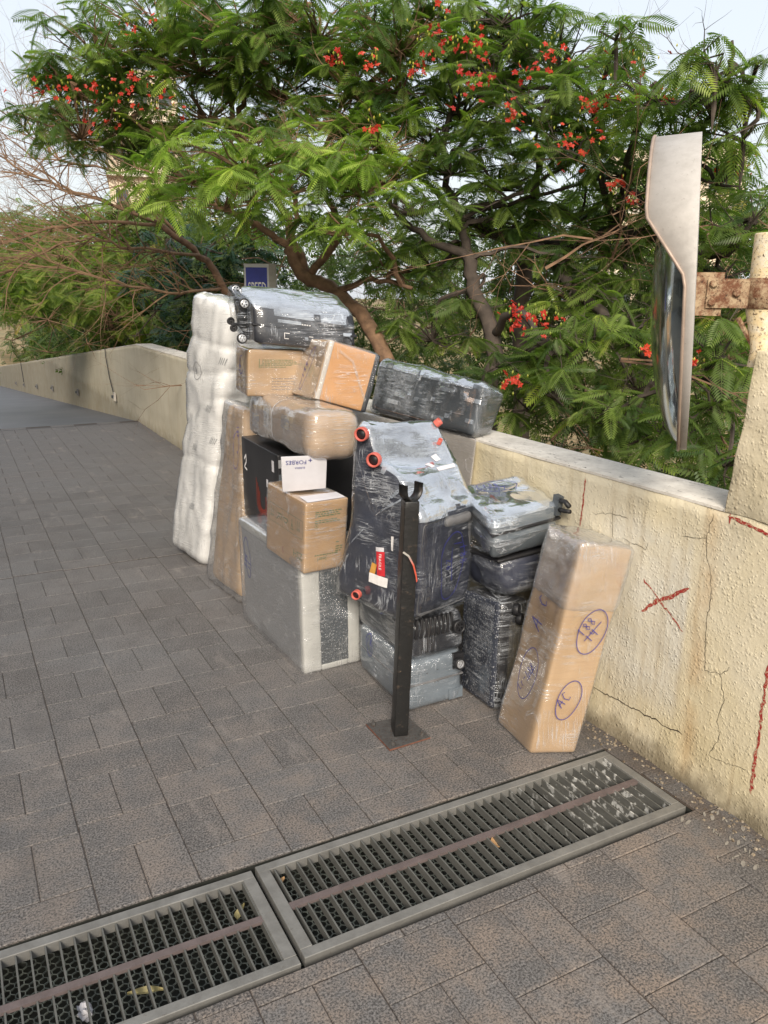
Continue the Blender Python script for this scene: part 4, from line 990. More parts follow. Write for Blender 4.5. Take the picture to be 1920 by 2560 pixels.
b = MB(); ribbon(b, F, [(.175, .07), (.15, .07), (.15, .045), (.17, .045)], .003, -.003); ribbon(b, F, [(.27, .065), (.29, .065)], .003, -.003); ink(b, t, 'white_corner_marks', M_WINK)
b = MB(); ribbon(b, F, [(.44, .075), (.46, .085), (.485, .07), (.49, .05), (.47, .035), (.445, .045), (.44, .075)], .005, .003); ink(b, t, 'side_handle', M_RUB)
paint_sky_sheen(fo)
# --- long dark wrapped box on the wall
h = H['dark']; t = empty('long_dark_package', h[0], 'long dark film-wrapped package lying along the top of the wall', 'package', GR)
body('package_body', h, M_DGREY, t, .035, .03, .006, 5, 18); body('side_tone_patch', sub(h, -.006, .02, .35, .95, .08, .45), M_BROWN, t, .006, .04); body('side_tone_patch', sub(h, -.006, .02, .10, .30, .35, .75), M_GREYC, t, .006, .04)  # brown patch paints a reflection into the colour of the dark side
o, B = wrap(h, F_HEAVY, t, .04, .018, .008, 19, .008, .007, (1, 1.2, 5)); F = Face(h, 'left', B); b = MB()
for k in range(6): ribbon(b, F, [(.70 + .006 * k, .03 + .008 * k), (.69 + .007 * k, .10), (.72 + .005 * k, .16), (.715 + .006 * k, .22)], .004, .0025)
ink(b, t, 'gathered_film_band', F_WHITE)
paint_sky_sheen(o)
# --- pale board against the wall
h = H['pale']; t = empty('pale_wrapped_board', h[0], 'flat pale board in film standing against the wall under the long dark package', 'board', GR)
body('board', h, M_PALEB, t, .008, .04, .002); wrap(h, F_MILK, t, .012, .03, .003, 21, .003, .003, (1, 6, 2))
# --- lower pair of suitcases behind the post
h = H['low13']; lo = lerpH(h, 0, .56); hi = lerpH(h, .58, 1.0)
t = empty('silver_suitcase', h[0], 'silver-grey suitcase with corner wheel lying on the ground behind the black post', 'suitcase', GR)
body('shell', lo, M_GSUIT, t, .03, .025, .003, 6, 22); body('seam', sub(lo, -.01, 1.01, -.01, 1, .50, .54), M_GREYC, t, .004, .03)
b = MB(); b.hexa(sub(lo, .80, .99, -.02, .03, .66, .96)); b.build('wheel_housing', M_RUB, t); wheel(t, Vector(lo[1]) * .88 * 0 + Vector((1.672, 2.462, .168)), (0.05, -1, .1), .024, .02, M_RUB, M_CHROME, 0)
b = MB(); b.hexa(sub(lo, .74, .99, -.012, .03, .05, .26)); b.build('latch_plate', M_GSUIT, t)
fl = Face(lo, 'front'); b = MB()
for x, y in ((.08, .15), (.13, .155), (.12, .105), (.135, .105)): ribbon(b, fl, [(x, y), (x + .005, y - .004), (x + .008, y)], .002, .0)
ink(b, t, 'hook_marks', M_RUB)
o, B = wrap(lo, F_DARK, t, .034, .016, .004, 23, .007, .007, (1, 1, 6)); F = Face(lo, 'left', B); mb = MB(); oval(mb, F, .12, .15, .028, .05); scrawl(mb, F, '18', .105, .15, .03); scrawl(mb, F, '1', .12, .11, .03); ink(mb, t)
t = empty('black_ribbed_suitcase', hi[0], 'black ribbed suitcase on top of the silver one, behind the post', 'suitcase', GR)
body('shell', hi, M_DSUIT, t, .03, .025, .003, 6, 24)
for k in range(9): body('rib', sub(hi, .05 + .085 * k, .10 + .085 * k, -.022, .03, .52, 1.02), M_BLACK, t, .004, .05)
wheel(t, (1.672, 2.478, .322), (0.05, -1, .1), .028, .022, M_RUB, M_RUB, 5)
wrap(hi, F_DARK, t, .034, .016, .004, 25, .007, .006, (1, 1, 6))
# --- big irregular suitcase bundle with red-rimmed wheels
L = [Vector(p) for p in ((1.462, 2.470, .390), (1.470, 2.452, .785), (1.448, 2.51, .868), (1.428, 2.56, .945), (1.392, 2.658, .985), (1.376, 2.704, 1.105), (1.352, 2.769, 1.080), (1.343, 2.792, .697), (1.312, 2.875, .441), (1.330, 2.83, .385))]
Rr_ = [Vector(p) for p in ((1.788, 2.600, .372), (1.800, 2.572, .775), (1.790, 2.60, .835), (1.774, 2.645, .905), (1.758, 2.690, .965), (1.729, 2.765, 1.095), (1.70, 2.82, 1.075), (1.67, 2.92, .697), (1.64, 2.99, .441), (1.66, 2.95, .37))]
t = empty('red_wheeled_suitcase', L[0], 'bulky dark suitcases wrapped together, with red-rimmed wheels and a FRAGILE sticker', 'suitcase', GR)
def loft(L, Rr, off, m=18, sub_=6, r=.035, wamp=.0, seed=0, fold=0):
    n = len(L)
    def cr(P, i, s):
        p0, p1, p2, p3 = P[(i - 1) % n], P[i], P[(i + 1) % n], P[(i + 2) % n]
        lin = p1.lerp(p2, s); cu = .5 * ((2 * p1) + (-p0 + p2) * s + (2 * p0 - 5 * p1 + 4 * p2 - p3) * s * s + (-p0 + 3 * p1 - 3 * p2 + p3) * s ** 3)
        return lin.lerp(cu, .55)
    A = [cr(L, i, k / sub_) for i in range(n) for k in range(sub_)]; Bq = [cr(Rr, i, k / sub_) for i in range(n) for k in range(sub_)]
    N = len(A); ca, cb = sum(A, Vector()) / N, sum(Bq, Vector()) / N; ax = (cb - ca).normalized(); W_ = (cb - ca).length
    rings = []
    ss = [(-1, .001), (-1, .35), (-1, .7)]
    stations = [(0, .001), (0, .3), (0, .62), (.0, .86), (.012, .955)] + [(.05 + .9 * k / m, 1.0) for k in range(m + 1)] + [(.988, .955), (1, .86), (1, .62), (1, .3), (1, .001)]
    V = []
    for s, k in stations:
        c = ca.lerp(cb, s)
        for a, b in zip(A, Bq):
            p = a.lerp(b, s); q = c + (p - c) * k; d = (p - c); d = d.normalized() if d.length > 0 else d
            nrm = (d + ax * (-1 if s < .03 else 1 if s > .97 else 0) * (2 if k < .9 else 1)).normalized()
            q = q + nrm * off
            if wamp: q += nrm * wamp * noise.noise(q * 7 + Vector((seed, 0, 0)))
            if fold:
                pp = Vector((q.x * 2, q.y * 4, q.z * 4)); v_ = max(1 - abs(noise.noise(pp * 3.2 + Vector((seed, 1, 2)))) * 2.2, 0); q += nrm * fold * v_ ** 3
            V.append(q)
    Fq = []
    for i in range(len(stations) - 1):
        for k in range(N): Fq.append((i * N + k, (i + 1) * N + k, (i + 1) * N + (k + 1) % N, i * N + (k + 1) % N))
    if (V[Fq[len(Fq) // 2][1]] - V[Fq[len(Fq) // 2][0]]).cross(V[Fq[len(Fq) // 2][2]] - V[Fq[len(Fq) // 2][0]]).dot(V[Fq[len(Fq) // 2][0]] - (ca + cb) / 2) < 0: Fq = [f[::-1] for f in Fq]
    return V, Fq
V, Fq = loft(L, Rr_, -.006, wamp=.012, seed=3); bo = mesh('luggage_body', V, Fq, M_NAVY, t, True)
V, Fq = loft(L, Rr_, .004, 30, 10, wamp=.012, seed=3, fold=.010); fo = mesh('stretch_film', V, Fq, F_HEAVY, t, True); B = BVHTree.FromPolygons(V, Fq)
paint_sky_sheen(fo, .22)
hb = [L[0], Rr_[0], L[9], Rr_[9], L[1], Rr_[1], L[7] + Vector((0, 0, .09)), Rr_[7] + Vector((0, 0, .09))]
body('grey_front_pocket', sub(hb, .04, .94, -.012, .04, .03, .97), M_GREYC, t, .02, .03, .004, 6, 3)
body('top_handle', sub(hb, .42, .88, -.03, .05, .88, .99), M_GREYC, t, .018, .02, .002)
F = Face([hb[i] for i in range(8)], 'front', B); mb = MB(); oval(mb, F, .195, .19, .075, .14, -.12); scrawl(mb, F, '188', .245, .265, .042, -1.5); scrawl(mb, F, '20', .155, .225, .04, -1.5); ribbon(mb, F, [(.19, .27), (.195, .13)], .003); ribbon(mb, F, [(.255, .275), (.20, .28)], .003); ink(mb, t)
F = Face(hb, 'left', B); sx0 = F.wd
patch(F, .175, .145, .215, .245, M_RED, t, 'fragile_sticker', .0015, .12); patch(F, .165, .245, .205, .262, M_WHITE, t, 'sticker_top', .0016, .12)
printed(F, 'FRAGILE', .184, .236, .018, M_WINK, t, 'sticker_text', -1.5, .0022)
patch(F, .145, .145, .172, .19, M_ORNG, t, 'orange_sticker', .0013, -.2); patch(F, .14, .105, .235, .145, M_WINK, t, 'paper_label', .0018, -.05); patch(F, .24, .26, .252, .32, M_WINK, t, 'paper_label', .0015)
wn_ = Vector((.33, .122, 0)).normalized()
M_DISC = M_RUB
def redwheel(c, r_, ax):
    t0 = MB(); t0.lathe([(r_ * .74, .006), (r_ * .76, -.010), (r_ * .96, -.012), (r_, -.006), (r_ * 1.0, .012)], c, ax, 28)
    o = t0.build('red_rimmed_wheel', M_REDW, t, True); t1 = MB(); t1.lathe([(0, -.003), (r_ * .77, -.002), (r_ * .77, .014)], c, ax, 20); q = mesh('tyre', t1.v, t1.f, M_RUB, None, True); q.parent = o; q.location = (0, 0, 0)
axr = Vector((.80, .60, .05)).normalized()
redwheel(Vector((1.350, 2.70, 1.085)), .027, axr); redwheel(Vector((1.372, 2.64, .995)), .028, axr); redwheel(Vector((1.338, 2.72, .432)), .019, axr)
redwheel(Vector((1.722, 2.752, 1.098)), .016, (-.5, .5, -.6)); redwheel(Vector((1.70, 2.70, 1.03)), .009, (0, .5, -.8))
F = Face([L[3], Rr_[3], L[6], Rr_[6], L[4], Rr_[4], L[5], Rr_[5]], 'front', B)
patch(F, .255, .07, .285, .10, M_WHITE, t, 'label', .002, .3); patch(F, .20, .03, .225, .06, M_WHITE, t, 'label', .002, .3); patch(F, .23, .015, .33, .032, M_WHITE, t, 'label', .002, .12)
# --- grey suitcase upper right
h = H['case14']; t = empty('grey_suitcase', h[0], 'grey suitcase lying flat with dark handle near the wall, above the narrow dark bag', 'suitcase', GR)
body('shell', h, M_GSUIT, t, .03, .025, .004, 5, 31, -.004); body('lid_seam', sub(h, -.01, 1.01, -.02, 1.02, .58, .63), M_RUB, t, .004, .04); body('dark_half', sub(h, -.015, 1.012, -.014, 1.0, .02, .42), M_DGREY, t, .02, .03)
paint_sky_sheen(wrap(h, F_HEAVY, t, .034, .014, .006, 32, .007, .008, (2, 2, 5))[0]); V, Fq = soft(h, .034, .03, .006, 6, 32, .016); B = BVHTree.FromPolygons(V, Fq)
F = Face(h, 'top', B); mb = MB(); oval(mb, F, .13, .24, .085, .055, -.25); scrawl(mb, F, '188', .07, .245, .035, -.15); scrawl(mb, F, '77', .11, .195, .035, -.15); ribbon(mb, F, [(.08, .24), (.17, .225)], .003); ink(mb, t)
b = MB(); b.hexa([(2.005, 2.33, .775), (2.03, 2.33, .775), (2.005, 2.36, .775), (2.03, 2.36, .775), (2.012, 2.325, .85), (2.036, 2.325, .85), (2.012, 2.36, .855), (2.036, 2.36, .855)]); b.build('handle_mount', M_DGREY, t)
b = MB(); b.tube([(2.02, 2.345, .835), (2.02, 2.30, .838), (2.022, 2.275, .822)], .010, 6); b.tube([(2.02, 2.345, .80), (2.02, 2.30, .80), (2.022, 2.27, .805)], .009, 6); b.build('handle', M_RUB, t, True)
# --- dark bag below
h = H['bag15']; t = empty('dark_bag', h[0], 'dark blue-black film-wrapped bag squeezed under the grey suitcase', 'bag', GR)
body('bag_body', h, M_NAVY, t, .05, .02, .010, 7, 33); body('piping', sub(h, -.02, 1.0, -.03, .98, .88, .95), M_RUB, t, .01, .03); wrap(h, F_HEAVY, t, .055, .014, .010, 33, .007, .008, (2, 2, 4))
# --- upright black case in bubble wrap
h = H['case16']; t = empty('black_upright_suitcase', h[0], 'glossy black suitcase upright with bubble wrap on one side, behind the leaning AC carton', 'suitcase', GR)
body('shell', h, M_BLACK, t, .035, .02, .003, 6, 34); body('bubble_side', sub(h, -.04, .10, .03, 1.0, .02, .985), M_BUBK, t, .012, .02, .004, 9, 35)
for k in range(5): body('groove', sub(h, .28 + .15 * k, .33 + .15 * k, -.03, .05, .06, .86), M_RUB, t, .004, .05)
for c in ((1.845, 2.335, .415), (1.86, 2.33, .375)): wheel(t, c, (.6, -.75, .1), .024, .022, M_RUB, M_RUB, 4)
wrap(h, F_DARK, t, .038, .016, .004, 36, .012, .005, (2, 2, 1.5))
# --- leaning AC carton
h = H['ac']; t = empty('leaning_carton', h[0], 'long brown carton marked AC leaning on the wall at the right end', 'box', GR)
body('carton_body', h, M_CARD2, t, .012, .03, .008, 4, 37)
V, Fq = soft(h, .016, .016, .008, 4, 37, .004, .004, (5, 5, 1.6)); fo = mesh('stretch_film', V, Fq, F_CLEAR, t, True); B = BVHTree.FromPolygons(V, Fq)
V, Fq = soft(sub(h, -.012, 1.012, -.012, 1.012, .70, 1.008), .016, .016, .008, 4, 37, .005, .004, (4, 4, 3)); mesh('film_cap', V, Fq, F_MILK, t, True)
V, Fq = soft(h, .016, .03, .008, 4, 37, .012); B = BVHTree.FromPolygons(V, Fq)
F = Face(h, 'front', B); mb = MB(); oval(mb, F, .115, .475, .052, .085, -.12); scrawl(mb, F, '188', .085, .455, .036, 1.0); scrawl(mb, F, '14', .12, .435, .034, 1.0); ribbon(mb, F, [(.095, .44), (.14, .515)], .0028)
oval(mb, F, .095, .215, .045, .075, -.15, .0028, 2.2); scrawl(mb, F, 'AC', .075, .185, .042, .95); ink(mb, t)
F = Face(h, 'left', B); mb = MB(); scrawl(mb, F, 'A', .13, .43, .07, 1.35, .004); scrawl(mb, F, 'C', .135, .52, .055, 1.35, .004)
oval(mb, F, .125, .265, .055, .10, -.05); scrawl(mb, F, 'LR-188', .105, .19, .03, 1.15); scrawl(mb, F, '14', .15, .245, .032, 1.1); ribbon(mb, F, [(.135, .24), (.16, .31)], .003); ink(mb, t)

# ================================================================= VEGETATION
PADS = {"A": [[1.32, 7.16, 3.41, 0.56, 0.3], [1.15, 7.35, 3.22, 0.36, 0.19], [1.15, 7.3, 2.91, 0.52, 0.28], [1.08, 7.4, 3.05, 0.34, 0.19], [1.81, 7.0, 3.6, 0.71, 0.34], [1.59, 7.34, 3.28, 0.42, 0.23], [2.24, 6.35, 3.5, 0.66, 0.35], [2.72, 6.14, 3.57, 0.66, 0.31], [2.89, 5.95, 3.16, 0.54, 0.3], [2.55, 6.54, 3.21, 0.5, 0.29], [2.09, 6.95, 3.06, 0.55, 0.26], [3.03, 5.48, 3.35, 0.52, 0.29], [1.52, 7.34, 2.86, 0.45, 0.23], [1.94, 5.61, 2.46, 0.69, 0.16], [1.67, 6.02, 2.44, 0.53, 0.19], [2.38, 5.53, 2.56, 0.61, 0.18], [2.08, 5.37, 2.29, 0.52, 0.17], [2.61, 5.24, 2.34, 0.41, 0.21], [1.76, 5.6, 2.2, 0.38, 0.13], [2.48, 5.23, 2.05, 0.35, 0.14], [1.5, 6.28, 2.32, 0.36, 0.13], [2.91, 5.48, 2.68, 0.38, 0.22], [2.7, 5.9, 2.83, 0.43, 0.16], [1.97, 6.7, 3.34, 0.54, 0.25], [2.52, 6.29, 3.37, 0.52, 0.21], [2.98, 5.86, 2.9, 0.4, 0.2], [2.23, 6.42, 2.78, 0.45, 0.17], [3.12, 5.62, 3.09, 0.39, 0.2], [2.98, 5.6, 2.46, 0.38, 0.19], [3.21, 5.76, 1.85, 0.36, 0.2], [2.46, 7.17, 2.18, 0.34, 0.15], [1.84, 7.16, 2.86, 0.41, 0.19]], "B": [[3.5, 5.44, 3.33, 0.57, 0.3], [3.75, 5.12, 3.41, 0.49, 0.23], [3.97, 4.89, 3.19, 0.52, 0.26], [4.02, 4.52, 2.95, 0.49, 0.22], [3.8, 4.87, 2.84, 0.5, 0.25], [3.51, 5.42, 2.96, 0.56, 0.26], [3.77, 4.43, 2.55, 0.35, 0.18], [3.35, 5.26, 2.52, 0.44, 0.19], [3.05, 5.25, 2.21, 0.36, 0.15], [3.7, 5.16, 2.43, 0.45, 0.19], [3.31, 5.48, 2.74, 0.39, 0.19], [3.61, 5.19, 3.11, 0.42, 0.23], [4.13, 4.62, 2.73, 0.34, 0.19], [4.36, 4.6, 2.52, 0.32, 0.22], [3.71, 4.99, 2.62, 0.31, 0.16], [3.67, 5.46, 2.18, 0.3, 0.13], [3.8, 5.37, 2.12, 0.43, 0.2], [3.43, 5.63, 1.88, 0.39, 0.2], [3.59, 5.3, 1.53, 0.35, 0.22], [3.39, 5.54, 1.34, 0.36, 0.19], [4.04, 5.19, 2.18, 0.36, 0.16], [3.65, 5.17, 3.48, 0.46, 0.16], [3.33, 5.49, 3.52, 0.47, 0.17]], "D": [[3.64, 3.99, 3.09, 0.19, 0.11], [3.88, 3.87, 2.76, 0.36, 0.15], [3.63, 3.23, 2.76, 0.2, 0.15], [3.81, 3.51, 2.71, 0.26, 0.16], [3.94, 3.27, 2.5, 0.26, 0.16], [4.08, 3.85, 2.58, 0.37, 0.17], [4.2, 3.63, 2.34, 0.36, 0.19], [4.36, 4.35, 2.29, 0.37, 0.22], [4.17, 3.41, 2.01, 0.3, 0.21], [4.28, 3.61, 1.79, 0.33, 0.19], [3.91, 3.23, 2.74, 0.16, 0.1], [3.93, 3.84, 3.12, 0.13, 0.07], [4.17, 4.81, 2.21, 0.35, 0.19], [4.49, 4.83, 1.95, 0.39, 0.2], [4.54, 4.2, 2.08, 0.37, 0.18], [4.57, 4.19, 1.55, 0.37, 0.25], [4.57, 3.57, 1.56, 0.29, 0.23], [4.27, 4.18, 1.06, 0.36, 0.21]], "E": [[3.31, 3.74, 1.34, 0.35, 0.15], [3.68, 3.67, 1.46, 0.31, 0.18], [3.08, 3.65, 1.11, 0.29, 0.17], [3.33, 3.55, 0.99, 0.32, 0.15], [3.16, 3.99, 1.26, 0.2, 0.13], [4.29, 4.47, 1.71, 0.4, 0.18], [3.9, 4.56, 1.65, 0.33, 0.15], [3.54, 2.93, 1.36, 0.25, 0.16], [3.52, 2.93, 1.12, 0.25, 0.18], [3.54, 3.17, 0.91, 0.26, 0.19], [3.5, 3.48, 0.8, 0.27, 0.12], [3.63, 2.87, 0.8, 0.21, 0.16], [4.03, 4.7, 1.93, 0.34, 0.15], [3.2, 4.33, 1.19, 0.19, 0.11], [3.22, 4.03, 0.94, 0.21, 0.13]], "T4": [[2.2, 8.51, 1.95, 0.48, 0.39], [2.7, 8.37, 2.03, 0.52, 0.39], [1.94, 8.58, 1.47, 0.39, 0.44], [2.39, 8.26, 1.56, 0.51, 0.47], [2.89, 8.1, 1.72, 0.38, 0.34], [3.0, 8.47, 2.21, 0.4, 0.27], [1.81, 9.01, 1.14, 0.41, 0.27], [2.24, 8.7, 1.1, 0.36, 0.31]], "S": [[1.6, 12.89, 2.08, 0.97, 0.32], [1.04, 12.46, 1.63, 0.75, 0.37], [1.74, 11.87, 1.63, 0.95, 0.42], [1.2, 11.43, 1.23, 0.86, 0.34], [1.94, 10.82, 1.29, 0.6, 0.33], [2.26, 11.78, 1.85, 0.66, 0.36], [0.85, 12.95, 0.9, 0.52, 0.32], [1.65, 11.36, 0.92, 0.8, 0.23], [1.22, 13.93, 2.22, 0.7, 0.35], [2.59, 12.72, 2.32, 0.58, 0.32], [3.1, 12.58, 2.67, 0.52, 0.26], [1.34, 14.9, 2.63, 0.82, 0.3], [1.93, 13.83, 2.59, 0.83, 0.28], [2.54, 13.21, 2.69, 0.74, 0.27], [2.97, 12.64, 2.22, 0.65, 0.32], [1.11, 14.95, 2.01, 0.75, 0.45], [1.51, 14.89, 0.59, 0.89, 0.3], [2.32, 12.77, 0.89, 0.65, 0.26]]}
FLOW = [[3.05, 4.92, 3.17, 0.15], [3.2, 4.83, 3.15, 0.13], [3.23, 4.86, 2.97, 0.24], [3.59, 4.58, 3.06, 0.15], [4.01, 4.26, 2.93, 0.21], [4.21, 4.1, 2.81, 0.07], [3.49, 4.74, 2.77, 0.1], [3.84, 4.51, 2.58, 0.22], [4.07, 4.35, 2.33, 0.08], [4.16, 4.28, 2.21, 0.04], [2.96, 3.91, 1.5, 0.08], [3.01, 3.86, 1.46, 0.1], [3.11, 3.79, 1.46, 0.08], [2.93, 3.89, 1.1, 0.05], [3.52, 3.4, 1.31, 0.03], [3.69, 3.21, 1.25, 0.05], [4.56, 3.8, 2.45, 0.12], [3.88, 4.42, 2.78, 0.08], [1.54, 6.78, 3.49, 0.1], [0.86, 7.0, 3.05, 0.09], [0.99, 6.98, 3.04, 0.1], [1.2, 6.95, 3.03, 0.1], [1.4, 6.91, 3.06, 0.12], [1.55, 6.87, 3.08, 0.14], [1.24, 6.98, 2.86, 0.11], [1.74, 6.84, 3.02, 0.09], [2.45, 5.28, 3.07, 0.05], [2.66, 5.17, 3.07, 0.06], [2.7, 5.25, 2.68, 0.06], [2.93, 5.05, 3.0, 0.07]]
LIMB = {"t1": [[3.02, 5.49, 0.92], [2.98, 5.77, 1.31], [2.85, 6.17, 1.61], [2.68, 6.36, 1.73], [2.57, 6.5, 1.95]], "t1a": [[2.57, 6.5, 1.95], [2.33, 6.58, 2.13], [1.97, 6.68, 2.3], [1.82, 6.88, 2.67], [1.51, 7.12, 2.91], [1.1, 7.27, 3.07]], "t1b": [[2.68, 6.36, 1.73], [2.63, 6.47, 2.02], [2.6, 6.45, 2.38], [2.2, 6.16, 2.49]], "t1c": [[2.63, 6.48, 1.89], [2.55, 6.59, 2.27], [2.24, 6.73, 2.83], [2.18, 6.7, 3.11], [1.94, 6.85, 3.22], [1.46, 7.13, 3.39]], "t1d": [[2.68, 6.36, 1.73], [2.88, 6.14, 2.1], [2.68, 6.08, 2.49], [2.85, 6.01, 3.0], [2.93, 5.89, 3.33]], "t1e": [[2.24, 6.73, 2.83], [2.29, 6.66, 3.09], [2.33, 6.46, 3.38], [2.45, 6.25, 3.59]], "t1f": [[2.85, 6.17, 1.61], [3.02, 5.87, 1.7], [3.2, 5.54, 1.64]], "t2": [[3.41, 4.76, 0.92], [3.5, 4.87, 1.31], [3.5, 5.12, 1.59], [3.5, 5.23, 1.87]], "t2a": [[3.5, 5.23, 1.87], [3.27, 5.37, 1.98], [3.05, 5.48, 2.15], [2.82, 5.47, 2.35]], "t2b": [[3.5, 5.23, 1.87], [3.49, 5.34, 2.13], [3.4, 5.46, 2.55], [3.46, 5.45, 2.96], [3.43, 5.38, 3.28]], "t2c": [[3.5, 4.87, 1.31], [3.38, 4.46, 1.49], [3.28, 4.03, 1.33], [3.26, 3.78, 1.27]], "t3": [[4.27, 5.52, 1.07], [4.26, 5.55, 1.53], [4.26, 5.55, 1.78], [4.27, 5.53, 2.03]], "t3a": [[4.25, 5.55, 2.0], [3.89, 5.55, 2.08], [3.54, 5.54, 2.23], [3.26, 5.56, 2.42]], "t3b": [[4.27, 5.53, 2.03], [4.35, 5.08, 1.98], [4.29, 4.59, 2.06], [4.24, 4.46, 2.37], [4.05, 4.16, 2.67], [3.96, 3.92, 2.8]], "t3c": [[4.27, 5.53, 2.03], [4.15, 5.34, 2.31], [4.04, 5.13, 2.56], [4.02, 4.93, 2.93], [4.0, 4.85, 3.24]], "t3d": [[4.29, 4.59, 2.06], [4.11, 4.56, 2.45], [4.02, 4.58, 2.74], [3.71, 4.06, 3.1]], "t3e": [[4.29, 4.59, 2.06], [4.37, 4.1, 1.96], [4.35, 3.68, 1.85], [4.29, 3.42, 2.02]], "t3f": [[4.24, 4.46, 2.37], [4.11, 3.86, 2.45], [3.84, 3.36, 2.62], [3.66, 3.17, 2.84]], "t3g": [[4.27, 5.53, 2.03], [3.93, 4.26, 1.49], [3.73, 3.6, 1.23], [3.64, 3.09, 1.16]], "t5": [[3.12, 8.94, 0.85], [2.76, 8.88, 1.64], [2.5, 8.85, 1.97], [2.11, 8.93, 2.28]], "t5a": [[2.11, 8.93, 2.28], [1.55, 9.03, 2.49], [1.02, 9.18, 2.66], [0.69, 9.39, 2.88]], "t5b": [[2.11, 8.93, 2.28], [1.31, 8.88, 2.24], [0.8, 8.95, 2.11], [0.36, 8.99, 1.91]], "t5c": [[2.5, 8.85, 1.97], [1.75, 8.61, 2.01], [1.27, 8.69, 2.08], [0.53, 8.78, 1.73]], "t5d": [[2.34, 8.88, 2.12], [1.79, 9.16, 2.74], [1.24, 9.33, 2.88], [0.93, 9.33, 3.14]], "t5e": [[2.76, 8.88, 1.64], [2.06, 8.55, 1.59], [1.43, 8.48, 1.7], [0.88, 8.55, 1.91]], "t5f": [[2.11, 8.93, 2.28], [2.23, 8.97, 2.6], [1.91, 9.11, 2.9], [1.45, 9.38, 3.05]], "t6": [[2.35, 9.7, 0.91], [1.96, 9.79, 1.05], [1.81, 10.34, 1.4], [1.56, 10.89, 1.73]], "t6b": [[1.96, 9.79, 1.05], [2.32, 10.03, 1.41], [2.15, 10.28, 1.73]]}
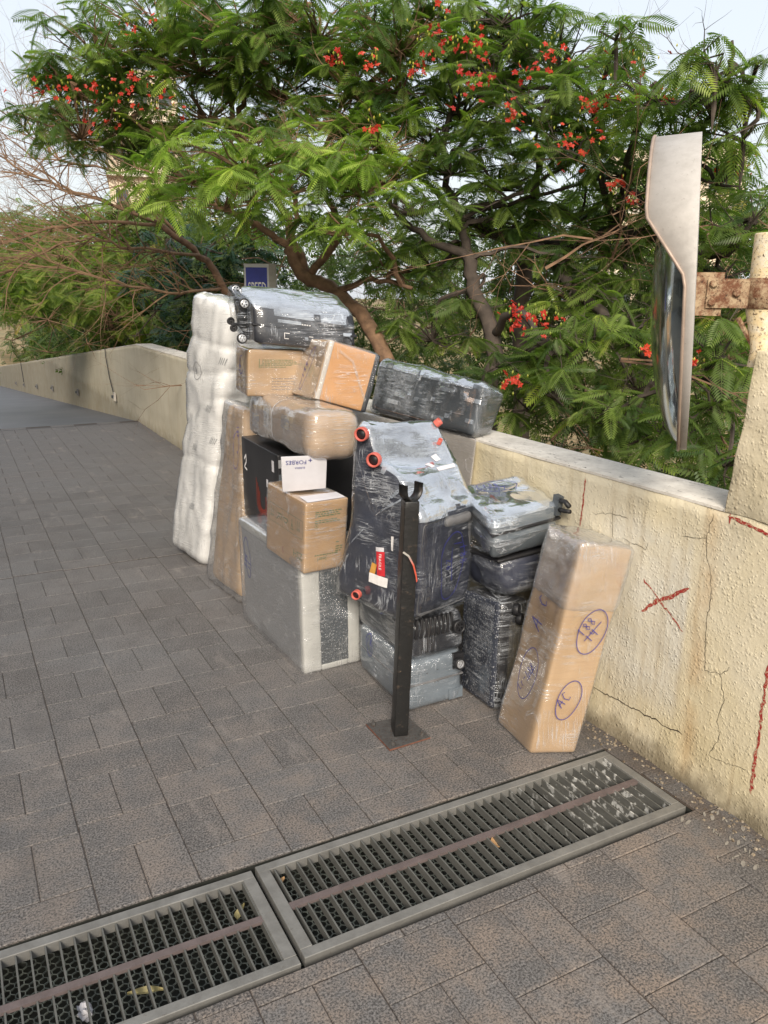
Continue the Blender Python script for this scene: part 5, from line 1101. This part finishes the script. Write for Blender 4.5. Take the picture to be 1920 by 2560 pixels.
THICK = [[2.9, 37.96, 2.6, 1.51, 1.17], [2.9, 46.22, 1.63, 1.84, 1.43], [2.9, 43.03, 1.2, 1.71, 1.33], [2.9, 43.03, -0.54, 1.72, 1.33], [2.9, 41.32, -1.73, 1.65, 1.28], [2.9, 41.01, -2.37, 1.64, 1.27], [2.9, 23.13, 2.55, 0.93, 0.72], [2.9, 27.69, 1.51, 1.11, 0.86], [2.9, 25.45, 1.22, 1.02, 0.79], [2.9, 27.54, 0.44, 1.1, 0.85], [2.9, 27.17, -0.61, 1.09, 0.84], [2.9, 25.61, -1.16, 1.03, 0.8], [2.9, 18.07, 2.34, 0.73, 0.56], [2.9, 17.6, 1.57, 0.71, 0.55], [2.9, 18.44, 1.36, 0.74, 0.58], [2.9, 19.18, 0.81, 0.77, 0.6], [2.9, 18.69, 0.01, 0.75, 0.58], [2.9, 19.01, -0.29, 0.77, 0.6], [2.9, 15.15, 2.03, 0.61, 0.48], [2.9, 15.85, 1.68, 0.64, 0.5], [2.9, 14.51, 1.38, 0.59, 0.46], [2.9, 14.15, 0.93, 0.58, 0.45], [2.9, 15.67, 0.59, 0.63, 0.49], [2.9, 16.56, 0.02, 0.67, 0.52], [2.9, 11.84, 2.12, 0.49, 0.38], [3.12, 12.47, 1.76, 0.51, 0.4], [2.9, 11.63, 1.41, 0.48, 0.37], [2.9, 12.26, 0.98, 0.5, 0.39], [2.93, 12.41, 0.62, 0.51, 0.39], [2.9, 12.45, 0.32, 0.51, 0.4], [3.49, 12.42, 2.4, 0.51, 0.4], [2.9, 10.11, 1.82, 0.42, 0.32], [2.9, 10.29, 1.43, 0.43, 0.33], [2.9, 10.15, 1.03, 0.42, 0.33], [3.24, 11.38, 0.56, 0.47, 0.37], [3.16, 11.55, 0.02, 0.48, 0.37], [3.62, 11.27, 2.4, 0.47, 0.37], [3.65, 10.47, 1.92, 0.44, 0.34], [3.43, 10.21, 1.5, 0.43, 0.33], [3.58, 11.0, 1.05, 0.46, 0.36], [3.74, 11.57, 0.56, 0.49, 0.38], [3.58, 11.43, 0.06, 0.48, 0.37], [4.36, 11.49, 2.4, 0.49, 0.38], [3.88, 10.31, 1.93, 0.44, 0.34], [3.86, 9.9, 1.56, 0.42, 0.33], [3.88, 10.31, 0.95, 0.44, 0.34], [3.89, 9.91, 0.74, 0.42, 0.33], [3.94, 10.24, 0.09, 0.44, 0.34], [4.46, 10.41, 2.37, 0.45, 0.35], [4.87, 11.44, 1.81, 0.49, 0.38], [4.82, 11.34, 1.5, 0.49, 0.38], [4.31, 9.78, 0.98, 0.43, 0.33], [4.76, 11.27, 0.57, 0.49, 0.38], [4.26, 10.0, 0.25, 0.44, 0.34], [5.57, 11.41, 2.39, 0.51, 0.39], [5.53, 11.54, 2.05, 0.51, 0.39], [4.97, 9.83, 1.34, 0.44, 0.34], [4.64, 9.15, 0.98, 0.41, 0.32], [5.26, 10.52, 0.46, 0.47, 0.36], [4.69, 9.52, 0.3, 0.43, 0.33], [5.46, 10.16, 2.41, 0.46, 0.36], [4.59, 8.49, 1.77, 0.38, 0.3], [6.26, 11.09, 1.39, 0.51, 0.39], [5.66, 10.01, 0.92, 0.46, 0.35], [4.72, 8.88, 0.65, 0.4, 0.31], [5.37, 9.88, 0.12, 0.45, 0.35], [6.02, 9.95, 2.2, 0.46, 0.36], [6.46, 10.71, 1.98, 0.5, 0.39], [5.59, 9.16, 1.4, 0.43, 0.33], [6.35, 10.59, 0.98, 0.49, 0.38], [6.52, 10.86, 0.4, 0.51, 0.39], [5.02, 8.0, 0.33, 0.38, 0.29], [5.41, 8.0, 2.11, 0.38, 0.3], [6.27, 9.45, 1.95, 0.45, 0.35], [6.81, 10.14, 1.47, 0.49, 0.38], [5.45, 8.31, 1.22, 0.4, 0.31], [7.11, 10.73, 0.61, 0.51, 0.4], [6.38, 9.18, 0.31, 0.45, 0.35], [5.55, 7.61, 2.22, 0.38, 0.29], [5.06, 6.81, 1.84, 0.34, 0.26], [5.07, 6.99, 1.49, 0.34, 0.27], [5.47, 7.53, 1.22, 0.37, 0.29], [5.65, 7.43, 0.83, 0.37, 0.29], [5.71, 7.64, 0.44, 0.38, 0.3], [5.11, 6.4, 2.43, 0.33, 0.25], [5.5, 6.81, 2.18, 0.35, 0.27], [5.41, 6.71, 1.83, 0.34, 0.27], [5.69, 6.84, 1.53, 0.35, 0.27], [6.34, 7.93, 1.14, 0.4, 0.31], [5.87, 7.04, 0.87, 0.37, 0.28], [4.94, 6.14, 0.69, 0.32, 0.24], [4.97, 5.91, 0.51, 0.31, 0.24], [6.38, 7.51, -0.21, 0.4, 0.31], [6.16, 7.53, -0.76, 0.4, 0.31], [5.05, 5.64, 2.38, 0.3, 0.23], [5.19, 5.82, 2.14, 0.31, 0.24], [5.65, 6.31, 1.81, 0.34, 0.26], [5.35, 6.0, 1.53, 0.32, 0.25], [5.73, 6.51, 1.25, 0.35, 0.27], [5.81, 6.52, 0.97, 0.35, 0.27], [5.74, 6.52, 0.62, 0.35, 0.27], [6.54, 7.12, 0.23, 0.39, 0.3], [6.28, 6.81, -0.16, 0.37, 0.29], [6.51, 6.94, -0.5, 0.39, 0.3], [6.69, 6.89, 2.59, 0.38, 0.3], [6.32, 6.73, 2.29, 0.37, 0.29], [7.13, 7.5, 2.02, 0.41, 0.32], [6.96, 7.27, 1.55, 0.4, 0.31], [5.28, 5.41, 1.36, 0.3, 0.23], [5.98, 6.12, 1.0, 0.34, 0.26], [7.27, 7.44, 0.38, 0.42, 0.32], [6.96, 7.03, 0.11, 0.4, 0.31], [6.77, 6.66, -0.19, 0.38, 0.3], [7.25, 7.08, -0.66, 0.41, 0.32], [6.88, 6.69, 2.64, 0.38, 0.3], [5.94, 5.67, 2.09, 0.33, 0.25], [6.88, 6.7, 1.98, 0.38, 0.3], [7.38, 6.89, 1.51, 0.4, 0.31], [5.61, 5.36, 1.34, 0.31, 0.24], [6.17, 5.91, 0.92, 0.34, 0.26], [6.19, 5.75, 0.65, 0.34, 0.26], [6.71, 6.23, 0.27, 0.37, 0.29], [5.75, 5.16, 0.2, 0.31, 0.24], [7.28, 6.72, -0.66, 0.4, 0.31], [6.43, 5.66, 2.54, 0.34, 0.27], [7.15, 6.27, 2.2, 0.38, 0.29], [7.34, 6.43, 1.88, 0.39, 0.3], [5.95, 5.1, 1.57, 0.31, 0.24], [7.18, 6.26, 1.3, 0.38, 0.29], [7.1, 6.12, 1.01, 0.37, 0.29], [5.9, 5.13, 0.69, 0.31, 0.24], [7.35, 6.13, 0.31, 0.38, 0.3], [6.68, 5.61, 0.01, 0.35, 0.27], [7.2, 6.1, -0.4, 0.38, 0.3], [6.6, 5.41, 2.45, 0.34, 0.26], [5.85, 4.87, 2.14, 0.3, 0.24], [6.62, 5.41, 1.94, 0.34, 0.26], [7.6, 6.21, 1.63, 0.39, 0.3], [6.46, 5.22, 1.26, 0.33, 0.26], [7.49, 6.11, 1.02, 0.38, 0.3], [7.54, 6.07, 0.65, 0.39, 0.3], [6.22, 4.79, 0.46, 0.32, 0.24], [7.15, 5.59, 0.05, 0.37, 0.28], [5.85, 4.58, 0.04, 0.3, 0.23], [6.87, 5.19, 2.39, 0.34, 0.27], [8.29, 6.3, 2.28, 0.41, 0.32], [7.16, 5.36, 1.94, 0.36, 0.28], [7.87, 5.86, 1.56, 0.39, 0.3], [7.15, 5.26, 1.31, 0.35, 0.27], [7.19, 5.38, 0.99, 0.36, 0.28], [8.36, 6.06, 0.56, 0.41, 0.32], [7.58, 5.38, 0.4, 0.37, 0.29], [6.15, 4.51, 0.29, 0.31, 0.24], [8.07, 5.69, -0.58, 0.4, 0.31]]
CAMP = np.array([0, 0, 1.6])
def frond_template(n=13, wid=.27, pw=.055, low=False, tint=.5, oval=False):
    """one feathery leaf, length 1 along +Y, drooping; rows of slim leaflets either side of a midrib"""
    V = []; F = []
    def z(y): return -.30 * y * y
    for i in range(n):
        y = .10 + .86 * i / (n - 1); L = wid * (math.sin(math.pi * min(.12 + .80 * i / (n - 1), 1)) ** .55); L *= .9 + .2 * random.random()
        for s in (-1, 1):
            a = math.radians(68 - 22 * i / n) ; dx, dy = s * math.sin(a), math.cos(a); px, py = -dy * s, dx * s; o = len(V); w_ = pw * (1.9 if oval else 1)
            dz = -.35 * L
            V += [(0, y, z(y)), (dx * L * .5 + px * w_ / 2, y + dy * L * .5 + py * w_ / 2, z(y) + dz * .25), (dx * L, y + dy * L, z(y) + dz), (dx * L * .5 - px * w_ / 2, y + dy * L * .5 - py * w_ / 2, z(y) + dz * .25)]
            F.append((o, o + 1, o + 2, o + 3) if s > 0 else (o + 3, o + 2, o + 1, o))
    if not low:
        m = 5; o = len(V)
        for i in range(m + 1):
            y = i / m; V += [(-.006, y, z(y) + .004), (.006, y, z(y) + .004)]
        for i in range(m): F.append((o + 2 * i, o + 2 * i + 1, o + 2 * i + 3, o + 2 * i + 2))
    return np.array(V, float), np.array(F, int)
TPL = [frond_template(13 + k % 3, .25 + .03 * (k % 3), .056) for k in range(6)]
TLOW = [frond_template(8, .30, .11, True) for k in range(3)]
TOVAL = [frond_template(6, .30, .12, True, oval=True) for k in range(3)]
def basis(d, roll):
    d = Vector(d).normalized(); up = Vector((0, 0, 1)); x = d.cross(up)
    if x.length < .05: x = Vector((1, 0, 0))
    x.normalize(); zz = x.cross(d); x2 = x * math.cos(roll) + zz * math.sin(roll); z2 = x2.cross(d)
    return np.array([[x2.x, d.x, z2.x], [x2.y, d.y, z2.y], [x2.z, d.z, z2.z]])
class Leaves:
    def __init__(s): s.items = []
    def add(s, p, d, size, roll=0): s.items.append((p, d, size, roll))
    def merged(s, name, items, tpls, mat, parent, kind=None):
        VV = []; FF = []; TT = []; o = 0
        for i, (p, d, size, roll) in enumerate(items):
            V, F = tpls[i % len(tpls)]; B_ = basis(d, roll); W = V @ B_.T * size + np.array(p); VV.append(W); FF.append(F + o); o += len(V); TT.append(np.full(len(V), random.random()))
        VV = np.concatenate(VV).astype(np.float32); FF = np.concatenate(FF).astype(np.int32); TT = np.concatenate(TT).astype(np.float32)
        off = np.array(parent.location, np.float32) if parent else np.zeros(3, np.float32)
        me = bpy.data.meshes.new(name); me.vertices.add(len(VV)); me.vertices.foreach_set('co', (VV - off).ravel())
        me.loops.add(len(FF) * 4); me.loops.foreach_set('vertex_index', FF.ravel()); me.polygons.add(len(FF)); me.polygons.foreach_set('loop_start', np.arange(0, len(FF) * 4, 4, dtype=np.int32)); me.polygons.foreach_set('loop_total', np.full(len(FF), 4, dtype=np.int32))
        me.update(calc_edges=True); at = me.attributes.new('tint', 'FLOAT', 'POINT'); at.data.foreach_set('value', TT); me.materials.append(mat)
        ob = bpy.data.objects.new(name, me); C.objects.link(ob)
        if parent: ob.parent = parent
        if kind: ob['kind'] = kind
        return ob
def inst_meshes(tpls, name, mat):
    o = []
    for k in range(len(tpls)):
        V, F = tpls[k]; me = bpy.data.meshes.new(name); me.from_pydata([tuple(v) for v in V], [], [tuple(int(i) for i in f) for f in F]); me.materials.append(mat); o.append(me)
    return o
FM = inst_meshes(TPL, 'leaf', M_FROND); FMY = inst_meshes(TPL, 'leaf', M_FRONDY)
def grow(mb, p, d, L, r, lvl, rng, tips=None, droop=0., spread=.8, sides=4):
    pts = [p]; rad = [r]; q = p.copy(); dd = d.copy(); n = 4
    for i in range(n):
        dd = (dd + Vector((rng.gauss(0, .22), rng.gauss(0, .22), rng.gauss(0, .18) - droop))).normalized(); q = q + dd * (L / n); pts.append(q.copy()); rad.append(r * (1 - .7 * (i + 1) / n))
        if lvl > 0 and i >= 1:
            for _ in range(rng.choice((1, 1, 2))):
                nd = (dd + Vector((rng.gauss(0, spread), rng.gauss(0, spread), rng.gauss(.1, spread * .6)))).normalized(); grow(mb, q.copy(), nd, L * rng.uniform(.5, .8), rad[-1] * .7, lvl - 1, rng, tips, droop, spread, 3)
    mb.tube(pts, rad, sides, False)
    if tips is not None and lvl == 0: tips.append((q.copy(), dd.copy()))
def smoothline(P, n=5):
    P = [Vector(p) for p in P]; Q = [P[0] * 2 - P[1]] + P + [P[-1] * 2 - P[-2]]; out_ = []
    for i in range(1, len(Q) - 2):
        p0, p1, p2, p3 = Q[i - 1:i + 3]
        for k in range(n):
            s = k / n; out_.append(.5 * ((2 * p1) + (-p0 + p2) * s + (2 * p0 - 5 * p1 + 4 * p2 - p3) * s * s + (-p0 + 3 * p1 - 3 * p2 + p3) * s ** 3) + Vector((random.gauss(0, .010), random.gauss(0, .010), random.gauss(0, .010))))
    out_.append(P[-1]); return out_
def limb_obj(key, r0, r1, parent, mat, name='limb', ext=None):
    P = smoothline(LIMB[key]); 
    if ext: P = [Vector(ext)] + P
    n = len(P); mb = MB(); mb.tube(P, [r0 + (r1 - r0) * (i / (n - 1)) ** .8 for i in range(n)], 8); mb.build(name, mat, parent, True); return P
FS = .0
def gulmohar(label, keys, padlist, base, nleaf, seed, dens=1.0, twm=None, young=None):
    rng = random.Random(seed); t = empty('gulmohar_tree', base, label, 'tree', 'gulmohar trees behind the wall'); nodes = []
    for k, r0, r1, nm, ext in keys: nodes += limb_obj(k, r0, r1, t, (twm or M_BARK) if nm != 'dlimb' else M_BARKD, 'trunk' if nm == 'trunk' else 'limb', ext)
    tw = MB(); L = []
    for pi, (x, y, z, rx, rz) in enumerate(padlist):
        yg = young and pi in young; c = Vector((x, y, z)); nn = min(nodes, key=lambda q: (q - c).length); mid = nn.lerp(c, .5) + Vector((rng.gauss(0, .08), rng.gauss(0, .08), rng.gauss(.05, .06)))
        if (nn - c).length > .1: tw.tube(smoothline([nn, mid, c - Vector((0, 0, rz * .5))], 4), [.020 - .0012 * k for k in range(9)], 5, False)
        ng = int(dens * 3.1 * rx * rz / .0058 / 5) + 2
        ctr = c - Vector((0, 0, rz * .5))
        for _ in range(ng):
            while True:
                u = Vector((rng.uniform(-1, 1), rng.uniform(-1, 1), rng.uniform(-1, 1)))
                if u.length < 1: break
            g = c + Vector((u.x * rx, u.y * rx, u.z * rz)); m2 = ctr.lerp(g, .55) + Vector((rng.gauss(0, .05), rng.gauss(0, .05), rng.gauss(0, .03)))
            tw.tube([ctr, m2, g], [.009, .006, .003], 4, False)
            if rng.random() < .5: grow(tw, m2.copy(), (g - ctr).normalized(), rng.uniform(.15, .35), .004, 1, rng, None, 0, .9, 3)
            a0 = rng.uniform(0, 6.28); nf = rng.randint(4, 6)
            for k in range(nf):
                a = a0 + 6.28 * k / nf + rng.gauss(0, .25); pit = rng.gauss(-.18, .33)
                d = Vector((math.cos(a) * math.cos(pit), math.sin(a) * math.cos(pit), math.sin(pit)))
                L.append((tuple(g - d * .01), tuple(d), rng.uniform(.13, .25), rng.gauss(0, .4), yg and rng.random() < .75))
    L.sort(key=lambda q: (q[0][0] ** 2 + q[0][1] ** 2 + (q[0][2] - 1.6) ** 2) ** .5 - q[2] * 3)
    lv = Leaves()
    for i, (p, d, s, r_, yy) in enumerate(L[:nleaf]):
        o = bpy.data.objects.new('leaf', (FMY if yy else FM)[i % len(FM)]); C.objects.link(o); o.parent = t
        B_ = basis(d, r_); m4 = Matrix([[B_[a][b] * s for b in range(3)] + [p[a] - t.location[a]] for a in range(3)] + [[0, 0, 0, 1]]); o.matrix_local = m4
    for yy in (False, True):
        rest_ = [q[:4] for q in L[nleaf:] if bool(q[4]) == yy]
        if rest_: lv.merged('young_foliage' if yy else 'foliage', rest_, TPL, M_FRONDY if yy else M_FROND, t, 'stuff')
    setp(tw.build('twigs', twm or M_BARK, t), kind='stuff')
    return t, nodes, len(L)
P_ = PADS; P_['D'] = [q for i, q in enumerate(P_['D']) if i != 11]
E_B = [p for i, p in enumerate(P_['E']) if i in (2, 4, 13, 14, 0, 12)]; E_C = [p for i, p in enumerate(P_['E']) if i not in (2, 4, 13, 14, 0, 12)]
tA = gulmohar('spreading gulmohar with orange-lit crooked trunk behind the wheeled suitcase, bright lime leaves', [('t1', .066, .05, 'trunk', (3.1, 5.4, -1.4)), ('t1a', .032, .010, 'limb', None), ('t1b', .038, .012, 'limb', None), ('t1c', .036, .010, 'limb', None), ('t1d', .036, .010, 'limb', None), ('t1e', .03, .010, 'limb', None), ('t1f', .032, .014, 'limb', None)], P_['A'], (3.1, 5.4, -1.4), 300, 11, 2.15, None, {13, 14, 15, 16, 17, 18, 19, 20, 21})
tB = gulmohar('thin twisting gulmohar trunk rising over the long dark package, red flower clusters', [('t2', .065, .05, 'trunk', (3.45, 4.7, -1.5)), ('t2a', .04, .012, 'limb', None), ('t2b', .04, .012, 'dlimb', None), ('t2c', .035, .015, 'limb', None)], P_['B'] + E_B, (3.45, 4.7, -1.5), 300, 12, 1.8, M_BARKD)
tC = gulmohar('upright dark gulmohar trunk with level limbs behind the mirror, reaching the right edge', [('t3', .075, .065, 'trunk', (4.3, 5.5, -1.5)), ('t3a', .05, .015, 'dlimb', None), ('t3b', .065, .015, 'dlimb', None), ('t3c', .045, .012, 'dlimb', None), ('t3d', .03, .008, 'dlimb', None), ('t3e', .04, .012, 'dlimb', None), ('t3f', .03, .007, 'dlimb', None), ('t3g', .05, .015, 'dlimb', None)], P_['D'] + E_C, (4.3, 5.5, -1.5), 300, 13, 1.75, M_BARKD)
print('LEAVES', tA[2], tB[2], tC[2])
# flowers: five frilled petals each, in clusters with yellow-green buds
def flowers(parent, c, rad, n, rng):
    mb = MB(); bb = MB(); c = Vector(c)
    for _ in range(n):
        p = c + Vector((rng.gauss(0, .5), rng.gauss(0, .5), rng.gauss(0, .38))) * rad; nrm = Vector((rng.gauss(-.3, .5), rng.gauss(-.6, .5), rng.gauss(.4, .5))).normalized(); u = nrm.orthogonal().normalized(); v = nrm.cross(u); s = rng.uniform(.013, .024)
        for k in range(5):
            a = 6.28 * k / 5 + rng.gauss(0, .2); d = u * math.cos(a) + v * math.sin(a); e = u * -math.sin(a) + v * math.cos(a)
            mb.add([p, p + d * s * .55 + e * s * .38 + nrm * s * .3, p + d * s * 1.1 + nrm * s * rng.uniform(-.1, .3), p + d * s * .55 - e * s * .38 + nrm * s * .3], [(0, 1, 2, 3)])
    for _ in range(int(n * .8)):
        p = c + Vector((rng.gauss(0, .6), rng.gauss(0, .6), rng.gauss(.15, .4))) * rad; s = .007
        bb.add([p + Vector(q) * s for q in ((1, 0, 0), (0, 1, 0), (-1, 0, 0), (0, -1, 0), (0, 0, 1.6), (0, 0, -1.6))], [(0, 1, 4), (1, 2, 4), (2, 3, 4), (3, 0, 4), (1, 0, 5), (2, 1, 5), (3, 2, 5), (0, 3, 5)])
    setp(mb.build('flower_cluster', M_FLOW, parent), kind='stuff'); setp(bb.build('bud_cluster', M_BUD, parent), kind='stuff')
rng = random.Random(5)
for (x, y, z, r_) in FLOW:
    par = tA[0] if x < 2.75 else (tB[0] if x < 3.65 else tC[0]); dd = (Vector((0, 0, 1.6)) - Vector((x, y, z))).normalized()
    flowers(par, Vector((x, y, z)) + dd * .40, r_ * (1.15 if x > 1.8 else 1.5), int(5 + r_ * (80 if x > 1.8 else 45)), rng)
# seed pods
rng = random.Random(9)
for k in range(5):
    par = tC[0]; nn = rng.choice(tC[1]); x, y, z = rng.choice(P_['D'])[:3]; p = Vector((x, y, z)); mb = MB()
    mb.tube([p, p + Vector((.01, 0, -.1)), p + Vector((.03, .01, -.22)), p + Vector((.02, .0, -.33))], [.004, .013, .014, .003], 6); mb.build('seed_pod', M_BARKD, par)
# dark fine-leaved tree and bright shrub on the left, bare tree
def leafy(name, label, cat, padlist, base, tpls, mat, size, dens, seed, trunk, bark, sc_=1.0, nleaf=0):
    rng = random.Random(seed); t = empty(name, base, label, cat); L = []; tw = MB()
    for path, r0 in trunk:
        mb = MB(); P = smoothline(path); mb.tube(P, [r0 * (1 - .7 * i / len(P)) for i in range(len(P))], 7); mb.build('trunk' if path is trunk[0][0] else 'limb', bark, t, True)
    tn = [Vector(p) for path, _ in trunk for p in path]
    for (x, y, z, rx, rz) in padlist:
        c = Vector((x * sc_, y * sc_, 1.6 + (z - 1.6) * sc_)); rx *= sc_; rz *= sc_; nn = min(tn, key=lambda q: (q - c).length); tw.tube([nn, nn.lerp(c, .5) + Vector((0, 0, .1)), c], [.02, .012, .006], 4, False)
        for _ in range(int(dens * rx * rz / (size * size) * 2.6) + 4):
            while True:
                u = Vector((rng.uniform(-1, 1), rng.uniform(-1, 1), rng.uniform(-1, 1)))
                if u.length < 1: break
            g = c + Vector((u.x * rx, u.y * rx, u.z * rz)); a0 = rng.uniform(0, 6.28)
            if rng.random() < .3: tw.tube([c, c.lerp(g, .6) + Vector((0, 0, .03)), g], [.006, .004, .002], 3, False)
            for k in range(5):
                a = a0 + 6.28 * k / 5; pit = rng.gauss(-.15, .45); (g.z > 1.15 + .3 * (g.y < 13) or g.x > 2.4) and L.append((tuple(g), (math.cos(a) * math.cos(pit), math.sin(a) * math.cos(pit), math.sin(pit)), size * rng.uniform(.7, 1.2), rng.gauss(0, .5)))
    Leaves().merged('foliage', L, tpls, mat, t, 'stuff'); setp(tw.build('twigs', bark, t), kind='stuff'); return t
leafy('dark_leaved_tree', 'dark bluish-green fine-leaved tree standing behind the white mattress', 'tree', P_['T4'], (3.0, 10.2, -1.5), TOVAL, M_DLEAF, .15, .85, 21, [([(3.0, 10.2, -1.5), (3.0, 10.1, 0), (2.9, 10.1, 1.3), (2.95, 10.2, 2.1)], .07), ([(2.9, 10.1, 1.0), (2.7, 10.2, 1.6), (2.5, 10.3, 2.2)], .04)], M_BARKD, 1.2)
leafy('roadside_shrub', 'bright green feathery shrub overhanging the ramp wall at the left edge', 'shrub', P_['S'], (3.0, 14.5, -1.5), TPL[:3], M_SHRUB, .26, 4.0, 22, [([(3.0, 14.5, -1.5), (2.9, 14.4, 0), (2.5, 14.3, 1.0), (2.1, 14.2, 1.6)], .06), ([(2.7, 14.3, .6), (2.4, 14.6, 1.2), (2.0, 15.0, 2.0)], .03)], M_BARK, 1.15)
def bare():
    rng = random.Random(31); t = empty('bare_tree', (3.2, 9.0, -1.5), 'leafless tree of reddish-brown twigs spreading over the ramp on the left', 'tree')
    tw = MB()
    for k, r0, r1 in (('t5', .05, .032), ('t5a', .020, .008), ('t5b', .020, .008), ('t5c', .018, .007), ('t5d', .018, .006), ('t5e', .018, .007), ('t5f', .018, .006)):
        P = limb_obj(k, r0, r1, t, M_TWIG if k != 't5' else M_BARK, 'trunk' if k == 't5' else 'limb', (3.2, 9.0, -1.5) if k == 't5' else None)
        if k == 't5': P = P[-4:]
        for i, p in enumerate(P[2:]):
            for _ in range(2):
                d = (P[min(i + 3, len(P) - 1)] - P[i + 1]).normalized() + Vector((rng.gauss(0, .5), rng.gauss(0, .5), rng.gauss(.12, .42)))
                grow(tw, p.copy(), d.normalized(), rng.uniform(.45, .85), rng.uniform(.006, .011), 2, rng, None, 0, .6, 4)
    setp(tw.build('twigs', M_TWIG, t), kind='stuff')
    rng2 = random.Random(4); tw2 = MB()
bare()
# distant mass of greenery
rng = random.Random(77); L = []
for k in range(70):   # bushes crowding the outside of the ramp wall
    y = 13 + 30 * (k / 70) ** 1.3; THICK.append([2.9 + rng.uniform(0, 1.2) + y * .03, y, .9 - max(0, y - 10.4) * .06 + rng.uniform(-.4, 1.5) * (1 + y * .02), .7 + y * .012, .5 + y * .012])
for (x, y, z, rx, rz) in THICK:
    if x < 2.3: continue
    dist = math.sqrt(x * x + y * y); s0 = .24 if dist < 14 else .45
    for _ in range(int(2.3 * rx * rz / (s0 * s0) * 2.4) + 6):
        g = (x + rng.gauss(0, .55) * rx, y + rng.gauss(0, .8) * rx, z + rng.gauss(0, .6) * rz)
        for k in range(4):
            a = rng.uniform(0, 6.28); pit = rng.gauss(-.3, .5); (g[0] > 2.45) and L.append((g, (math.cos(a) * math.cos(pit), math.sin(a) * math.cos(pit), math.sin(pit)), s0 * rng.uniform(.7, 1.25), rng.gauss(0, .6)))
print('THICK', len(L))
o = Leaves().merged('thicket', L, TLOW, M_THICK, None); setp(o, 'dense mass of darker greenery filling the bank behind the nearer trees', 'thicket', kind='stuff')
# tangle of thin branches inside the thicket
rng = random.Random(78); tw = MB()
for k in range(150):
    x, y, z, rx, rz = THICK[rng.randrange(len(THICK))]
    if y > 14: continue
    s_ = rng.uniform(.62, .95); p = Vector((max(x * s_, 2.7), y * s_, 1.6 + (z - 1.6) * s_ - .2)); grow(tw, p, Vector((rng.gauss(0, .6), rng.gauss(0, .4), rng.uniform(-.1, .8))).normalized(), rng.uniform(.5, 1.1), rng.uniform(.005, .012), 2, rng, None, .02, .6, 4)
o = tw.build('undergrowth_twigs', M_BARK); setp(o, 'tangle of thin pale-brown branches among the greenery', 'branches', kind='stuff')
# ================================================================= FAR BUILDINGS
M_CREAM = plain('cream_render', (.60, .50, .38), .9, 0, .1, .5); M_WIN = plain('dark_window', (.05, .06, .07), .3); M_SLAB = plain('pale_slab', (.68, .62, .54), .8)
def tower(x0, y0, wd, dp, z0, z1, label, nf, nw, yaw):
    t = empty('apartment_building', (x0, y0, z0), label, 'building'); ca, sa = math.cos(yaw), math.sin(yaw)
    def T(a, b, c): return (x0 + a * ca - b * sa, y0 + a * sa + b * ca, c)
    def bx(a0, a1, b0, b1, c0, c1): return [T(a, b, c) for c in (c0, c1) for b in (b0, b1) for a in (a0, a1)]
    m = MB(); m.hexa(bx(0, wd, 0, dp, z0, z1)); m.build('wall', M_CREAM, t); fh = (z1 - z0) / nf
    for f in range(nf):
        m = MB(); m.hexa(bx(-.15, wd + .15, -.5, dp, z0 + f * fh, z0 + f * fh + .25)); m.build('floor_slab', M_SLAB, t)
        for k in range(nw):
            a = wd * (k + .25) / nw; m = MB(); m.hexa(bx(a, a + wd / nw * .5, -.06, .1, z0 + f * fh + 1.0, z0 + f * fh + 2.4)); m.build('window', M_WIN, t)
tower(10.6, 58, 4.6, 9, -4, 15.2, 'cream apartment block glimpsed through the leaves at upper left', 6, 3, -.2)
tower(33, 36, 7, 8, -4, 9.2, 'low cream building glimpsed behind the leaves at the right edge', 4, 3, -.8)
E = None
